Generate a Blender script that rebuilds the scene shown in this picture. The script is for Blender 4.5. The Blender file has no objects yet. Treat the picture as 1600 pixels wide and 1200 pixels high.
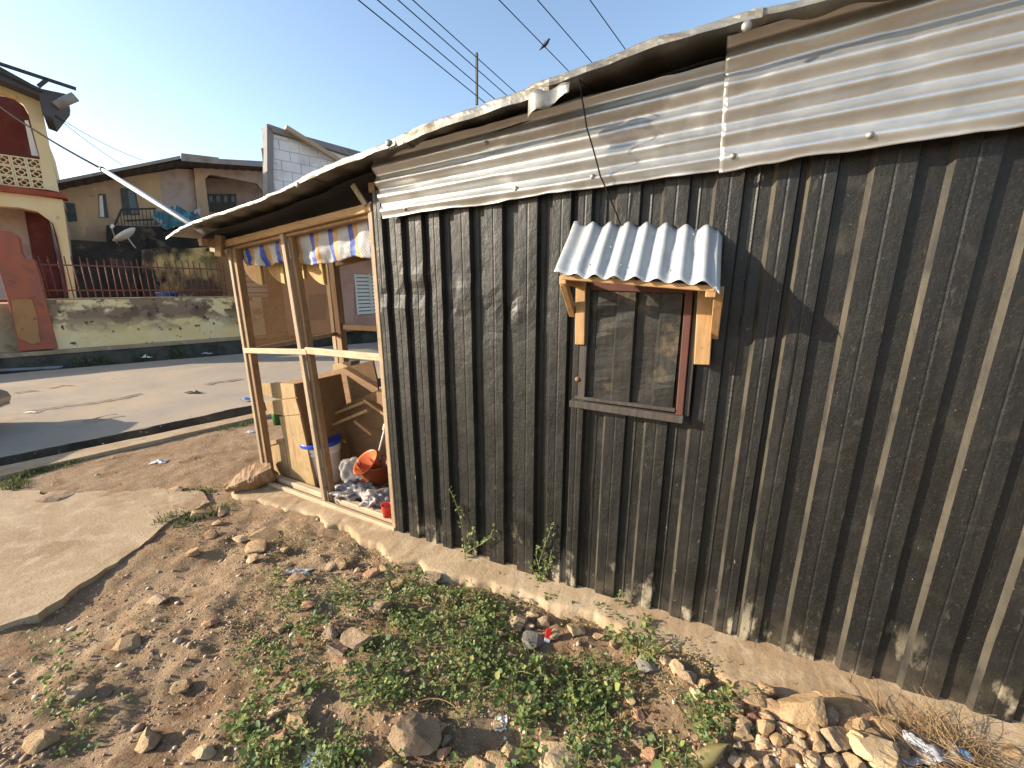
import bpy, bmesh, math, random
import numpy as np
from mathutils import Vector, Matrix

# ------------------------------------------------------------------ camera, sky, sun, exposure
SC = bpy.context.scene
COL = SC.collection
FPX, TH, EYE = 640.0, math.atan(154 / 640.0), 1.6
cam_d = bpy.data.cameras.new('camera')
cam = bpy.data.objects.new('camera', cam_d)
COL.objects.link(cam)
cam_d.sensor_width = 36
cam_d.lens = FPX / 1600 * 36
cam_d.clip_start, cam_d.clip_end = 0.05, 3000
cam.location = (0, 0, EYE)
cam.rotation_euler = (math.pi / 2 - TH, 0, 0)
SC.camera = cam

TO_SUN = Vector((-0.53, -0.045, 0.184)).normalized()
SUN_EL = math.asin(TO_SUN.z)
SUN_AZ = math.atan2(TO_SUN.x, TO_SUN.y)          # clockwise from +Y
world = bpy.data.worlds.new('World')
SC.world = world
world.use_nodes = True
wn = world.node_tree
sky = wn.nodes.new('ShaderNodeTexSky')
sky.sky_type = 'NISHITA'
sky.sun_disc = False
sky.sun_elevation = SUN_EL
sky.sun_rotation = SUN_AZ
sky.air_density, sky.dust_density, sky.ozone_density = 1.0, 1.0, 1.0
wn.links.new(sky.outputs[0], wn.nodes['Background'].inputs[0])
wn.nodes['Background'].inputs[1].default_value = 0.13
sun_d = bpy.data.lights.new('sun', 'SUN')
sun_d.energy, sun_d.angle, sun_d.color = 4.6, math.radians(0.6), (1.0, 0.88, 0.70)
sun = bpy.data.objects.new('sun', sun_d)
COL.objects.link(sun)
sun.rotation_euler = TO_SUN.to_track_quat('Z', 'Y').to_euler()
SC.view_settings.view_transform = 'Standard'
SC.view_settings.look = 'None'
SC.view_settings.exposure = 1.3
SC.view_settings.gamma = 1
SC.view_settings.use_curve_mapping = False

# ------------------------------------------------------------------ pixel <-> place helpers
CT, ST = math.cos(TH), math.sin(TH)
CAM = np.array([0, 0, EYE])


def ray(x, y):
    u, v = (x - 800) / FPX, (y - 600) / FPX
    return np.array([u, CT - v * ST, -ST - v * CT])


def gnd(x, y, z=0.0):
    r = ray(x, y)
    return CAM + r * ((z - EYE) / r[2])


class VPlane:
    """a vertical plane standing on the ground line p0-p1; n points to the camera's side"""
    def __init__(s, p0, p1):
        s.o = np.array([p0[0], p0[1], 0.0])
        q = np.array([p1[0] - p0[0], p1[1] - p0[1], 0.0])
        s.L = np.linalg.norm(q)
        s.d = q / s.L
        s.n = np.array([s.d[1], -s.d[0], 0.0])
        if np.dot(CAM - s.o, s.n) < 0:
            s.n = -s.n

    def w(s, t, off, z):
        return s.o + s.d * t + s.n * off + np.array([0, 0, z])

    def at(s, x, y, off=0.0):
        r = ray(x, y)
        return CAM + r * (np.dot(s.o + s.n * off - CAM, s.n) / np.dot(r, s.n))

    def sc(s, x, y, off=0.0):
        q = s.at(x, y, off)
        return float(np.dot(q - s.o, s.d)), float(q[2])


# ------------------------------------------------------------------ numpy noise
def _hash(ix, iy, iz, seed):
    h = (ix * 374761393 + iy * 668265263 + iz * 2147483647 + seed * 974634777) & 0xFFFFFFFF
    h = ((h ^ (h >> 13)) * 1274126177) & 0xFFFFFFFF
    h = h ^ (h >> 16)
    return (h & 0xFFFF) / 65535.0


def vnoise(x, y, z=0.0, seed=0):
    x, y = np.asarray(x, float), np.asarray(y, float)
    z = np.zeros_like(x) + z
    ix, iy, iz = np.floor(x).astype(np.int64), np.floor(y).astype(np.int64), np.floor(z).astype(np.int64)
    fx, fy, fz = x - ix, y - iy, z - iz
    fx, fy, fz = fx * fx * (3 - 2 * fx), fy * fy * (3 - 2 * fy), fz * fz * (3 - 2 * fz)
    r = 0
    for dx in (0, 1):
        for dy in (0, 1):
            for dz in (0, 1):
                w = (fx if dx else 1 - fx) * (fy if dy else 1 - fy) * (fz if dz else 1 - fz)
                r = r + w * _hash(ix + dx, iy + dy, iz + dz, seed)
    return r * 2 - 1


def fbm(x, y, z=0.0, seed=0, octv=4):
    r, a, f = 0, 1.0, 1.0
    for k in range(octv):
        r = r + a * vnoise(np.asarray(x) * f, np.asarray(y) * f, np.asarray(z) * f, seed + k * 17)
        a *= 0.5
        f *= 2.03
    return r


# ------------------------------------------------------------------ materials
MATS = {}


def mk(name, base, rough=0.8, metal=0.0, layers=(), bump=None, rotz=0.0, island=0.0, island_cols=None, spec=0.4, rlayer=None, bump2=None, alpha=None, trans=None):
    """layers: (colour, scale, lo, hi, stretch, zrange, detail)"""
    m = bpy.data.materials.new(name)
    MATS[name] = m
    m.use_nodes = True
    t = m.node_tree
    N, L = t.nodes, t.links
    b = N['Principled BSDF']
    b.inputs['Roughness'].default_value = rough
    b.inputs['Metallic'].default_value = metal
    b.inputs['Specular IOR Level'].default_value = spec
    geo = N.new('ShaderNodeNewGeometry')
    rot = N.new('ShaderNodeMapping')
    rot.inputs['Rotation'].default_value = (0, 0, rotz)
    L.new(geo.outputs['Position'], rot.inputs['Vector'])
    sep = None

    def noise(scale, stretch=(1, 1, 1), detail=5.0, off=0.0, rg=0.6):
        mp = N.new('ShaderNodeMapping')
        mp.inputs['Scale'].default_value = stretch
        mp.inputs['Location'].default_value = (off * 1.37, off * 2.11, off * 0.73)
        L.new(rot.outputs[0], mp.inputs['Vector'])
        nz = N.new('ShaderNodeTexNoise')
        nz.inputs['Scale'].default_value = scale
        nz.inputs['Detail'].default_value = detail
        nz.inputs['Roughness'].default_value = rg
        L.new(mp.outputs[0], nz.inputs['Vector'])
        return nz.outputs['Fac']

    def rng(sock, lo, hi, a=0.0, c=1.0):
        mr = N.new('ShaderNodeMapRange')
        mr.inputs['From Min'].default_value = lo
        mr.inputs['From Max'].default_value = hi
        mr.inputs['To Min'].default_value = a
        mr.inputs['To Max'].default_value = c
        L.new(sock, mr.inputs['Value'])
        return mr.outputs[0]

    def mix(fac, a, c):
        mx = N.new('ShaderNodeMix')
        mx.data_type = 'RGBA'
        if isinstance(fac, float):
            mx.inputs[0].default_value = fac
        else:
            L.new(fac, mx.inputs[0])
        for i, v in ((6, a), (7, c)):
            if isinstance(v, (tuple, list)):
                mx.inputs[i].default_value = (*v[:3], 1)
            else:
                L.new(v, mx.inputs[i])
        return mx.outputs[2]

    col = tuple(base)
    if island_cols:
        cr = N.new('ShaderNodeValToRGB')
        cr.color_ramp.interpolation = 'LINEAR'
        els = cr.color_ramp.elements
        while len(els) < len(island_cols):
            els.new(0.5)
        for i, c in enumerate(island_cols):
            els[i].position = i / max(1, len(island_cols) - 1)
            els[i].color = (*c, 1)
        L.new(geo.outputs['Random Per Island'], cr.inputs[0])
        col = cr.outputs[0]
    for k, ly in enumerate(layers):
        c, scale, lo, hi = ly[:4]
        st = ly[4] if len(ly) > 4 and ly[4] else (1, 1, 1)
        zr = ly[5] if len(ly) > 5 else None
        det = ly[6] if len(ly) > 6 else 6.0
        f = rng(noise(scale, st, det, off=k * 3.7 + 1), lo, hi)
        if zr:
            if sep is None:
                sep = N.new('ShaderNodeSeparateXYZ')
                L.new(geo.outputs['Position'], sep.inputs[0])
            zf = rng(sep.outputs['Z'], zr[0], zr[1])
            mm = N.new('ShaderNodeMath')
            mm.operation = 'MULTIPLY'
            L.new(f, mm.inputs[0])
            L.new(zf, mm.inputs[1])
            f = mm.outputs[0]
        col = mix(f, col, c)
    if isinstance(col, tuple):
        b.inputs['Base Color'].default_value = (*col[:3], 1)
    else:
        L.new(col, b.inputs['Base Color'])
    if rlayer:
        L.new(rng(noise(rlayer[0], rlayer[3] if len(rlayer) > 3 else (1, 1, 1)), 0.3, 0.7, rlayer[1], rlayer[2]), b.inputs['Roughness'])
    prev = None
    for bp in (bump, bump2):
        if bp:
            bn = N.new('ShaderNodeBump')
            bn.inputs['Strength'].default_value = bp[0]
            bn.inputs['Distance'].default_value = bp[2] if len(bp) > 2 else 0.01
            L.new(noise(bp[1], bp[3] if len(bp) > 3 else (1, 1, 1), 8.0, rg=0.65), bn.inputs['Height'])
            if prev:
                L.new(prev, bn.inputs['Normal'])
            prev = bn.outputs[0]
    if prev:
        L.new(prev, b.inputs['Normal'])
    if alpha is not None:
        b.inputs['Alpha'].default_value = alpha
    if trans is not None:
        b.inputs['Transmission Weight'].default_value = trans
    m['mix_hook'] = 0
    return m


WROT = math.radians(25.144)      # world -> wall frame (x' along the wall)
mk('black_paint', (0.0068, 0.0067, 0.0062), 0.5, 0.0, [
    ((0.0125, 0.0116, 0.0096), 2.2, 0.42, 0.66, (2, 1, 0.9)),
    ((0.0041, 0.0041, 0.0042), 3, 0.48, 0.68, (7, 1, 0.3)),
    ((0.0185, 0.0168, 0.0135), 14, 0.56, 0.84, (5, 1, 0.12)),
    ((0.031, 0.0275, 0.0215), 5, 0.56, 0.76, (1.2, 1, 1.3)),
    ((0.030, 0.027, 0.0215), 140, 0.54, 0.76, (1, 1, 0.75)),
    ((0.060, 0.053, 0.042), 26, 0.63, 0.76, (1.4, 1, 0.35), None, 10.0),
    ((0.28, 0.25, 0.195), 34, 0.68, 0.715, (1.6, 1, 0.5), (0.95, 0.0), 9.0),
    ((0.085, 0.070, 0.049), 5, 0.40, 0.70, (1.2, 1, 1.5), (0.22, 0.0), 9.0),
    ((0.30, 0.255, 0.18), 7, 0.565, 0.635, (1.0, 1, 0.5), (0.30, 0.05), 12.0),
    ((0.30, 0.275, 0.23), 130, 0.705, 0.735, (1, 1, 0.8)),
], bump=(0.3, 120, 0.003), bump2=(0.6, 7, 0.016, (1.3, 1, 0.9)), rotz=WROT, rlayer=(5, 0.42, 0.62, (2, 1, 0.8)), spec=0.45)
mk('sunlit_worn_flank', (0.036, 0.031, 0.023), 0.6, 0.0, [
    ((0.064, 0.055, 0.040), 7, 0.40, 0.66, (3, 1, 0.6)), ((0.014, 0.013, 0.012), 9, 0.52, 0.66, (2, 1, 0.5)), ((0.014, 0.013, 0.012), 1.7, 0.55, 0.68)], bump=(0.3, 60, 0.004), rotz=WROT)  # paler tan carries the sunlight on the rib side as well as wear
mk('hatch_paint', (0.014, 0.0135, 0.0125), 0.5, 0.0, [
    ((0.030, 0.026, 0.020), 30, 0.45, 0.7, (1, 1, 0.15)), ((0.11, 0.082, 0.050), 6, 0.55, 0.72, (1.4, 1, 1.2)), ((0.075, 0.06, 0.042), 120, 0.64, 0.8, (1, 1, 0.3)), ((0.30, 0.26, 0.19), 90, 0.72, 0.75)],
   bump=(0.4, 70, 0.004), bump2=(0.5, 11, 0.01), rotz=WROT)
mk('bare_edge', (0.16, 0.14, 0.11), 0.5, 0.3, [((0.05, 0.045, 0.04), 20, 0.45, 0.6)], rotz=WROT)
mk('zinc', (0.52, 0.53, 0.535), 0.36, 0.85, [
    ((0.42, 0.415, 0.40), 3, 0.45, 0.7, (0.6, 1, 2)),
    ((0.58, 0.59, 0.595), 24, 0.5, 0.8),
    ((0.34, 0.24, 0.15), 7, 0.70, 0.82, (0.5, 1, 2)),
], bump=(0.06, 30, 0.003), bump2=(0.22, 4, 0.012), rotz=WROT, rlayer=(9, 0.32, 0.48))
mk('zinc_dull', (0.41, 0.435, 0.455), 0.55, 0.35, [
    ((0.33, 0.355, 0.375), 12, 0.45, 0.7),
    ((0.47, 0.475, 0.47), 40, 0.5, 0.8),
    ((0.28, 0.22, 0.16), 30, 0.70, 0.8),
], bump=(0.15, 60, 0.003), rotz=WROT)
mk('roof_tin', (0.25, 0.245, 0.225), 0.5, 0.6, [
    ((0.17, 0.155, 0.13), 4, 0.45, 0.65),
    ((0.33, 0.31, 0.27), 15, 0.5, 0.8),
    ((0.22, 0.13, 0.08), 6, 0.66, 0.78),
], bump=(0.3, 25, 0.006), rotz=WROT)
mk('roof_under', (0.020, 0.018, 0.018), 0.8, 0.0, [((0.011, 0.011, 0.013), 3, 0.4, 0.6), ((0.032, 0.026, 0.021), 6, 0.6, 0.75)], bump=(0.4, 12, 0.01), rotz=WROT)


def wood(name, c, dark, rz=WROT, st=(1, 1, 0.08), rough=0.7):
    return mk(name, c, rough, 0, [(dark, 60, 0.42, 0.72, st), (tuple(v * 0.6 for v in dark), 22, 0.60, 0.78), (tuple(min(1, v * 1.25) for v in c), 9, 0.5, 0.8)],
              bump=(0.3, 90, 0.004, st), rotz=rz)


wood('pine', (0.343, 0.207, 0.094), (0.257, 0.140, 0.058))
wood('pine_h', (0.359, 0.218, 0.101), (0.257, 0.140, 0.062), st=(0.08, 1, 1))
wood('post_pine', (0.315, 0.225, 0.14), (0.20, 0.135, 0.08))
wood('pine_pale', (0.42, 0.32, 0.21), (0.31, 0.22, 0.135), st=(0.08, 1, 1))
wood('old_wood', (0.25, 0.145, 0.066), (0.15, 0.08, 0.036))
wood('ply', (0.20, 0.108, 0.046), (0.14, 0.075, 0.032), st=(0.1, 1, 1))
wood('crate_wood', (0.312, 0.211, 0.101), (0.211, 0.129, 0.058))
wood('red_wood', (0.085, 0.03, 0.022), (0.05, 0.022, 0.017))
wood('dark_wood', (0.035, 0.030, 0.026), (0.075, 0.062, 0.048))
mk('soil', (0.2890, 0.1901, 0.1105), 0.95, 0, [
    ((0.3672, 0.2571, 0.1603), 2.2, 0.42, 0.62),
    ((0.2109, 0.1230, 0.0676), 4.5, 0.54, 0.68),
    ((0.4062, 0.2981, 0.1959), 30, 0.56, 0.7),
    ((0.1484, 0.0895, 0.0534), 55, 0.61, 0.73),
], bump=(0.9, 70, 0.02), bump2=(0.7, 220, 0.008), spec=0.1)
mk('concrete', (0.3906, 0.2885, 0.1823), 0.92, 0, [
    ((0.3069, 0.2130, 0.1272), 2.2, 0.42, 0.62), ((0.4464, 0.3461, 0.2332), 9, 0.5, 0.7), ((0.2511, 0.1642, 0.0933), 5, 0.58, 0.72), ((0.1860, 0.1242, 0.0763), 45, 0.62, 0.74)],
   bump=(0.5, 60, 0.008), bump2=(0.4, 260, 0.003), spec=0.15)
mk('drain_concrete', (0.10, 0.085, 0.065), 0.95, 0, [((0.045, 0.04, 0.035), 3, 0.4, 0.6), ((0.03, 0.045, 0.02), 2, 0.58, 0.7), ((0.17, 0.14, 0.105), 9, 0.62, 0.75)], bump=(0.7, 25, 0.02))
mk('road_dust', (0.375, 0.295, 0.215), 0.9, 0, [
    ((0.285, 0.235, 0.185), 0.6, 0.4, 0.62), ((0.38, 0.285, 0.19), 1.3, 0.52, 0.68), ((0.245, 0.205, 0.165), 7, 0.58, 0.75), ((0.42, 0.34, 0.25), 60, 0.6, 0.75)],
   bump=(0.3, 120, 0.006), spec=0.2)
mk('road_crack', (0.10, 0.08, 0.06), 0.95)
mk('ochre_wall', (0.79, 0.57, 0.27), 0.9, 0, [
    ((0.80, 0.63, 0.36), 2.2, 0.45, 0.62),
    ((0.27, 0.18, 0.115), 1.15, 0.46, 0.51, (1, 1, 1.5), (0.55, 0.95), 9.0),
    ((0.17, 0.11, 0.075), 2.4, 0.51, 0.57, (1, 1, 1.2), (0.5, 1.0), 9.0),
    ((0.05, 0.042, 0.034), 3.2, 0.60, 0.66, None, (0.3, 1.2), 9.0),
    ((0.09, 0.07, 0.05), 7, 0.62, 0.66, None, None, 9.0)], bump=(0.6, 7, 0.02), spec=0.1)
mk('mould_wall', (0.70, 0.50, 0.20), 0.92, 0, [
    ((0.16, 0.11, 0.075), 0.9, 0.44, 0.56), ((0.04, 0.036, 0.032), 0.75, 0.47, 0.57, (1, 1, 0.6)), ((0.035, 0.032, 0.03), 2.0, 0.5, 0.6, None, (1.9, 2.6))], bump=(0.5, 9, 0.02), spec=0.1)
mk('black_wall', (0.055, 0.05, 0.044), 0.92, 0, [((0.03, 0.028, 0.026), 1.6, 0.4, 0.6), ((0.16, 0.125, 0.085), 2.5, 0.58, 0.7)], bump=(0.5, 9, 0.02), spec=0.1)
mk('cream_house', (0.70, 0.53, 0.28), 0.9, 0, [((0.74, 0.59, 0.35), 1.2, 0.45, 0.65), ((0.20, 0.15, 0.09), 3.4, 0.62, 0.72, (1, 1, 0.6)), ((0.06, 0.05, 0.04), 2.6, 0.66, 0.72)], bump=(0.3, 14, 0.01), spec=0.1)
mk('red_oxide', (0.27, 0.062, 0.035), 0.85, 0, [((0.36, 0.10, 0.05), 2.5, 0.45, 0.65), ((0.15, 0.05, 0.04), 5, 0.6, 0.75)], bump=(0.3, 20, 0.01), spec=0.2)
mk('red_pillar', (0.38, 0.115, 0.065), 0.85, 0, [((0.30, 0.11, 0.075), 3, 0.5, 0.6), ((0.22, 0.09, 0.07), 5, 0.58, 0.72)], bump=(0.3, 20, 0.01), spec=0.2)
mk('faded_panel', (0.40, 0.20, 0.085), 0.9, 0, [((0.36, 0.14, 0.07), 3, 0.5, 0.65), ((0.08, 0.05, 0.03), 6, 0.64, 0.72)], bump=(0.4, 20, 0.01), spec=0.1)
mk('maroon', (0.11, 0.030, 0.026), 0.85, 0, [((0.16, 0.05, 0.045), 3, 0.5, 0.7), ((0.30, 0.24, 0.22), 9, 0.68, 0.74)], spec=0.15)
mk('mud_house', (0.60, 0.42, 0.25), 0.92, 0, [((0.47, 0.34, 0.235), 1.1, 0.42, 0.62), ((0.66, 0.48, 0.28), 3, 0.55, 0.7), ((0.16, 0.12, 0.09), 5, 0.63, 0.75)], bump=(0.4, 10, 0.02), spec=0.1)
mk('grey_render', (0.50, 0.41, 0.36), 0.92, 0, [((0.38, 0.30, 0.26), 2, 0.45, 0.65)], spec=0.1)
mk('white_block', (0.74, 0.72, 0.72), 0.9, 0, [((0.54, 0.52, 0.53), 1.5, 0.45, 0.65), ((0.40, 0.38, 0.38), 6, 0.62, 0.75)], bump=(0.3, 20, 0.01), spec=0.1)
mk('mortar', (0.68, 0.66, 0.66), 0.95)
mk('grey_trim', (0.23, 0.22, 0.215), 0.9, 0, [((0.15, 0.14, 0.14), 4, 0.5, 0.7)], spec=0.1)
mk('pink_shop', (0.42, 0.24, 0.18), 0.9, 0, [((0.34, 0.19, 0.15), 1.5, 0.45, 0.65), ((0.5, 0.36, 0.27), 4, 0.6, 0.75)], spec=0.1)
mk('rust_roof', (0.20, 0.145, 0.115), 0.8, 0.2, [((0.13, 0.085, 0.06), 2, 0.45, 0.65), ((0.28, 0.23, 0.2), 6, 0.6, 0.75)], bump=(0.3, 15, 0.01))
mk('fascia_grey', (0.27, 0.24, 0.215), 0.8, 0, [((0.17, 0.14, 0.12), 3, 0.5, 0.7)])
mk('soffit', (0.085, 0.08, 0.08), 0.9)
mk('dark_glass', (0.03, 0.035, 0.04), 0.15, 0, spec=0.5)
mk('shutter_teal', (0.085, 0.10, 0.095), 0.7, 0, [((0.05, 0.055, 0.055), 8, 0.5, 0.7)])
mk('iron_red', (0.20, 0.062, 0.036), 0.7, 0.1, [((0.11, 0.05, 0.035), 12, 0.5, 0.7)])
mk('iron_black', (0.03, 0.028, 0.027), 0.6, 0.2)
mk('white_paint', (0.72, 0.70, 0.66), 0.6, 0, [((0.55, 0.5, 0.42), 6, 0.55, 0.75)])
mk('louvre', (0.56, 0.52, 0.45), 0.7)
mk('steel_pipe', (0.42, 0.42, 0.42), 0.45, 0.7, [((0.40, 0.37, 0.33), 12, 0.5, 0.7)])
mk('cable', (0.015, 0.015, 0.017), 0.9, spec=0.03)
mk('blue_plastic', (0.035, 0.11, 0.38), 0.35, 0, [((0.05, 0.16, 0.46), 8, 0.5, 0.7)])
mk('blue_lid', (0.02, 0.06, 0.34), 0.3)
mk('white_plastic', (0.66, 0.64, 0.60), 0.4, 0, [((0.52, 0.46, 0.38), 9, 0.55, 0.75)])
mk('orange_plastic', (0.52, 0.115, 0.028), 0.35, 0, [((0.42, 0.085, 0.02), 8, 0.5, 0.7)])
mk('brown_plastic', (0.235, 0.055, 0.020), 0.4)
mk('red_plastic', (0.55, 0.03, 0.02), 0.35)
mk('green_plastic', (0.035, 0.12, 0.035), 0.4)
mk('clear_plastic', (0.75, 0.75, 0.74), 0.25, 0, alpha=0.2)
mk('bag_plastic', (0.22, 0.19, 0.18), 0.35, 0, [((0.08, 0.068, 0.068), 22, 0.46, 0.58), ((0.42, 0.39, 0.37), 12, 0.56, 0.7), ((0.40, 0.20, 0.18), 30, 0.68, 0.74)], bump=(0.5, 40, 0.01))
mk('litter_plastic', (0.40, 0.41, 0.43), 0.35, 0, [((0.34, 0.33, 0.32), 25, 0.5, 0.62), ((0.58, 0.58, 0.59), 18, 0.58, 0.7), ((0.10, 0.26, 0.46), 9, 0.66, 0.71)], bump=(0.8, 60, 0.01))
mk('paper', (0.72, 0.72, 0.72), 0.7, 0, [((0.55, 0.52, 0.50), 30, 0.5, 0.7)])
mk('straw', (0.44, 0.28, 0.12), 0.75, 0, [((0.36, 0.215, 0.08), 50, 0.45, 0.65, (1, 1, 0.2))])
mk('straw_edge', (0.38, 0.25, 0.07), 0.7)
STONES = dict(stone_tan=((0.40, 0.29, 0.185), (0.30, 0.20, 0.125), (0.50, 0.39, 0.27)), stone_grey=((0.34, 0.26, 0.19), (0.24, 0.175, 0.125), (0.45, 0.37, 0.29)),
              stone_cream=((0.56, 0.43, 0.29), (0.44, 0.32, 0.20), (0.64, 0.53, 0.39)), stone_pink=((0.44, 0.265, 0.175), (0.35, 0.20, 0.13), (0.52, 0.35, 0.25)),
              stone_slate=((0.29, 0.27, 0.255), (0.20, 0.185, 0.175), (0.39, 0.37, 0.35)), stone_red=((0.30, 0.15, 0.115), (0.22, 0.11, 0.085), (0.38, 0.22, 0.17)))
for k_, (a_, b_, c_) in STONES.items():
    a_, b_, c_ = (tuple(v * w_ for v, w_ in zip(q_, (1.0, 0.94, 0.83))) for q_ in (a_, b_, c_))
    mk(k_, a_, 0.9, 0, [(b_, 9, 0.45, 0.65), (c_, 22, 0.55, 0.75), (tuple(v * 0.5 for v in b_), 60, 0.64, 0.74)], bump=(0.7, 60, 0.012), bump2=(0.5, 240, 0.004), spec=0.15)
mk('gravel', (0.4, 0.3, 0.2), 0.92, 0, island_cols=[(0.22, 0.14, 0.09), (0.36, 0.25, 0.16), (0.45, 0.34, 0.23), (0.30, 0.19, 0.12), (0.55, 0.46, 0.36), (0.28, 0.22, 0.18), (0.38, 0.22, 0.14)], spec=0.1)
mk('weed_leaf', (0.090, 0.146, 0.034), 0.55, 0, island_cols=[(0.095, 0.162, 0.062), (0.157, 0.230, 0.067), (0.123, 0.190, 0.084), (0.258, 0.302, 0.078), (0.106, 0.168, 0.067), (0.336, 0.325, 0.101), (0.157, 0.213, 0.095), (0.291, 0.302, 0.084)], spec=0.3)
mk('dry_leaf', (0.3, 0.2, 0.08), 0.8, 0, island_cols=[(0.24, 0.21, 0.08), (0.33, 0.25, 0.12), (0.17, 0.18, 0.065), (0.28, 0.20, 0.09)])
mk('weed_stem', (0.16, 0.16, 0.06), 0.7)
mk('dry_stem', (0.40, 0.27, 0.12), 0.85, 0, island_cols=[(0.25, 0.155, 0.07), (0.16, 0.095, 0.045), (0.34, 0.225, 0.11), (0.21, 0.125, 0.055)])
mk('grass_blade', (0.09, 0.12, 0.035), 0.7, 0, island_cols=[(0.055, 0.09, 0.03), (0.10, 0.125, 0.04), (0.18, 0.165, 0.07)])
mk('cloth_teal', (0.05, 0.16, 0.21), 0.85, 0, [((0.07, 0.28, 0.34), 5, 0.5, 0.56), ((0.45, 0.42, 0.40), 2.6, 0.54, 0.58, (2.5, 2.5, 0.6)), ((0.16, 0.06, 0.05), 5, 0.58, 0.62)], bump=(0.6, 8, 0.05))
mk('car_paint', (0.36, 0.29, 0.21), 0.3, 0.4, [((0.30, 0.235, 0.165), 4, 0.4, 0.6)])
mk('rubber', (0.02, 0.02, 0.02), 0.8)
mk('chrome', (0.6, 0.6, 0.6), 0.25, 1.0)
mk('lamp_glass', (0.55, 0.55, 0.53), 0.15)
mk('bird_dark', (0.03, 0.028, 0.03), 0.8)
mk('curtain_white', (0.80, 0.80, 0.80), 0.8)
mk('rust_iron', (0.20, 0.10, 0.055), 0.85, 0.2)

# net: a see-through brown mesh fabric
nm = mk('brown_net', (0.36, 0.205, 0.10), 0.9)
nt = nm.node_tree
df, tl_s, tp = nt.nodes.new('ShaderNodeBsdfDiffuse'), nt.nodes.new('ShaderNodeBsdfTranslucent'), nt.nodes.new('ShaderNodeBsdfTransparent')
for nd in (df, tl_s):
    nd.inputs['Color'].default_value = (0.105, 0.06, 0.032, 1)
m1, m2 = nt.nodes.new('ShaderNodeMixShader'), nt.nodes.new('ShaderNodeMixShader')
m1.inputs[0].default_value, m2.inputs[0].default_value = 0.35, 0.72
nt.links.new(df.outputs[0], m1.inputs[1])
nt.links.new(tl_s.outputs[0], m1.inputs[2])
nt.links.new(tp.outputs[0], m2.inputs[1])
nt.links.new(m1.outputs[0], m2.inputs[2])
nt.links.new(m2.outputs[0], nt.nodes['Material Output'].inputs['Surface'])


def striped(name, rot, period, ramp, x0):
    m = mk(name, (0.6, 0.6, 0.6), 0.6)
    t = m.node_tree
    N, L = t.nodes, t.links
    g = N.new('ShaderNodeNewGeometry')
    mp = N.new('ShaderNodeMapping')
    mp.inputs['Rotation'].default_value = (0, 0, rot)
    L.new(g.outputs['Position'], mp.inputs[0])
    sp = N.new('ShaderNodeSeparateXYZ')
    L.new(mp.outputs[0], sp.inputs[0])
    ma = N.new('ShaderNodeMath')
    ma.operation = 'SUBTRACT'
    ma.inputs[1].default_value = x0
    L.new(sp.outputs[0], ma.inputs[0])
    mo = N.new('ShaderNodeMath')
    mo.operation = 'FLOORED_MODULO'
    mo.inputs[1].default_value = period
    L.new(ma.outputs[0], mo.inputs[0])
    dv = N.new('ShaderNodeMath')
    dv.operation = 'DIVIDE'
    dv.inputs[1].default_value = period
    L.new(mo.outputs[0], dv.inputs[0])
    cr = N.new('ShaderNodeValToRGB')
    cr.color_ramp.interpolation = 'CONSTANT'
    e = cr.color_ramp.elements
    while len(e) < len(ramp):
        e.new(0.5)
    for i, (p, c) in enumerate(ramp):
        e[i].position = p
        e[i].color = (*c, 1)
    L.new(dv.outputs[0], cr.inputs[0])
    # woven diagonal thread pattern
    wv = N.new('ShaderNodeTexWave')
    wv.bands_direction = 'DIAGONAL'
    wv.inputs['Scale'].default_value = 26
    wv.inputs['Distortion'].default_value = 0.6
    L.new(mp.outputs[0], wv.inputs[0])
    mr = N.new('ShaderNodeMapRange')
    mr.inputs['To Min'].default_value = 0.62
    mr.inputs['To Max'].default_value = 1.0
    L.new(wv.outputs['Fac'], mr.inputs[0])
    mx = N.new('ShaderNodeMix')
    mx.data_type = 'RGBA'
    mx.blend_type = 'MULTIPLY'
    mx.inputs[0].default_value = 1
    L.new(cr.outputs[0], mx.inputs[6])
    L.new(mr.outputs[0], mx.inputs[7])
    L.new(mx.outputs[2], N['Principled BSDF'].inputs['Base Color'])
    return m


def leafy(name, k):       # thin leaves let light through
    t = MATS[name].node_tree
    pb = t.nodes['Principled BSDF']
    tr = t.nodes.new('ShaderNodeBsdfTranslucent')
    t.links.new(pb.inputs['Base Color'].links[0].from_socket, tr.inputs['Color'])
    mx = t.nodes.new('ShaderNodeMixShader')
    mx.inputs[0].default_value = k
    t.links.new(pb.outputs[0], mx.inputs[1])
    t.links.new(tr.outputs[0], mx.inputs[2])
    t.links.new(mx.outputs[0], t.nodes['Material Output'].inputs['Surface'])


leafy('weed_leaf', 0.4)
leafy('grass_blade', 0.35)

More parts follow.
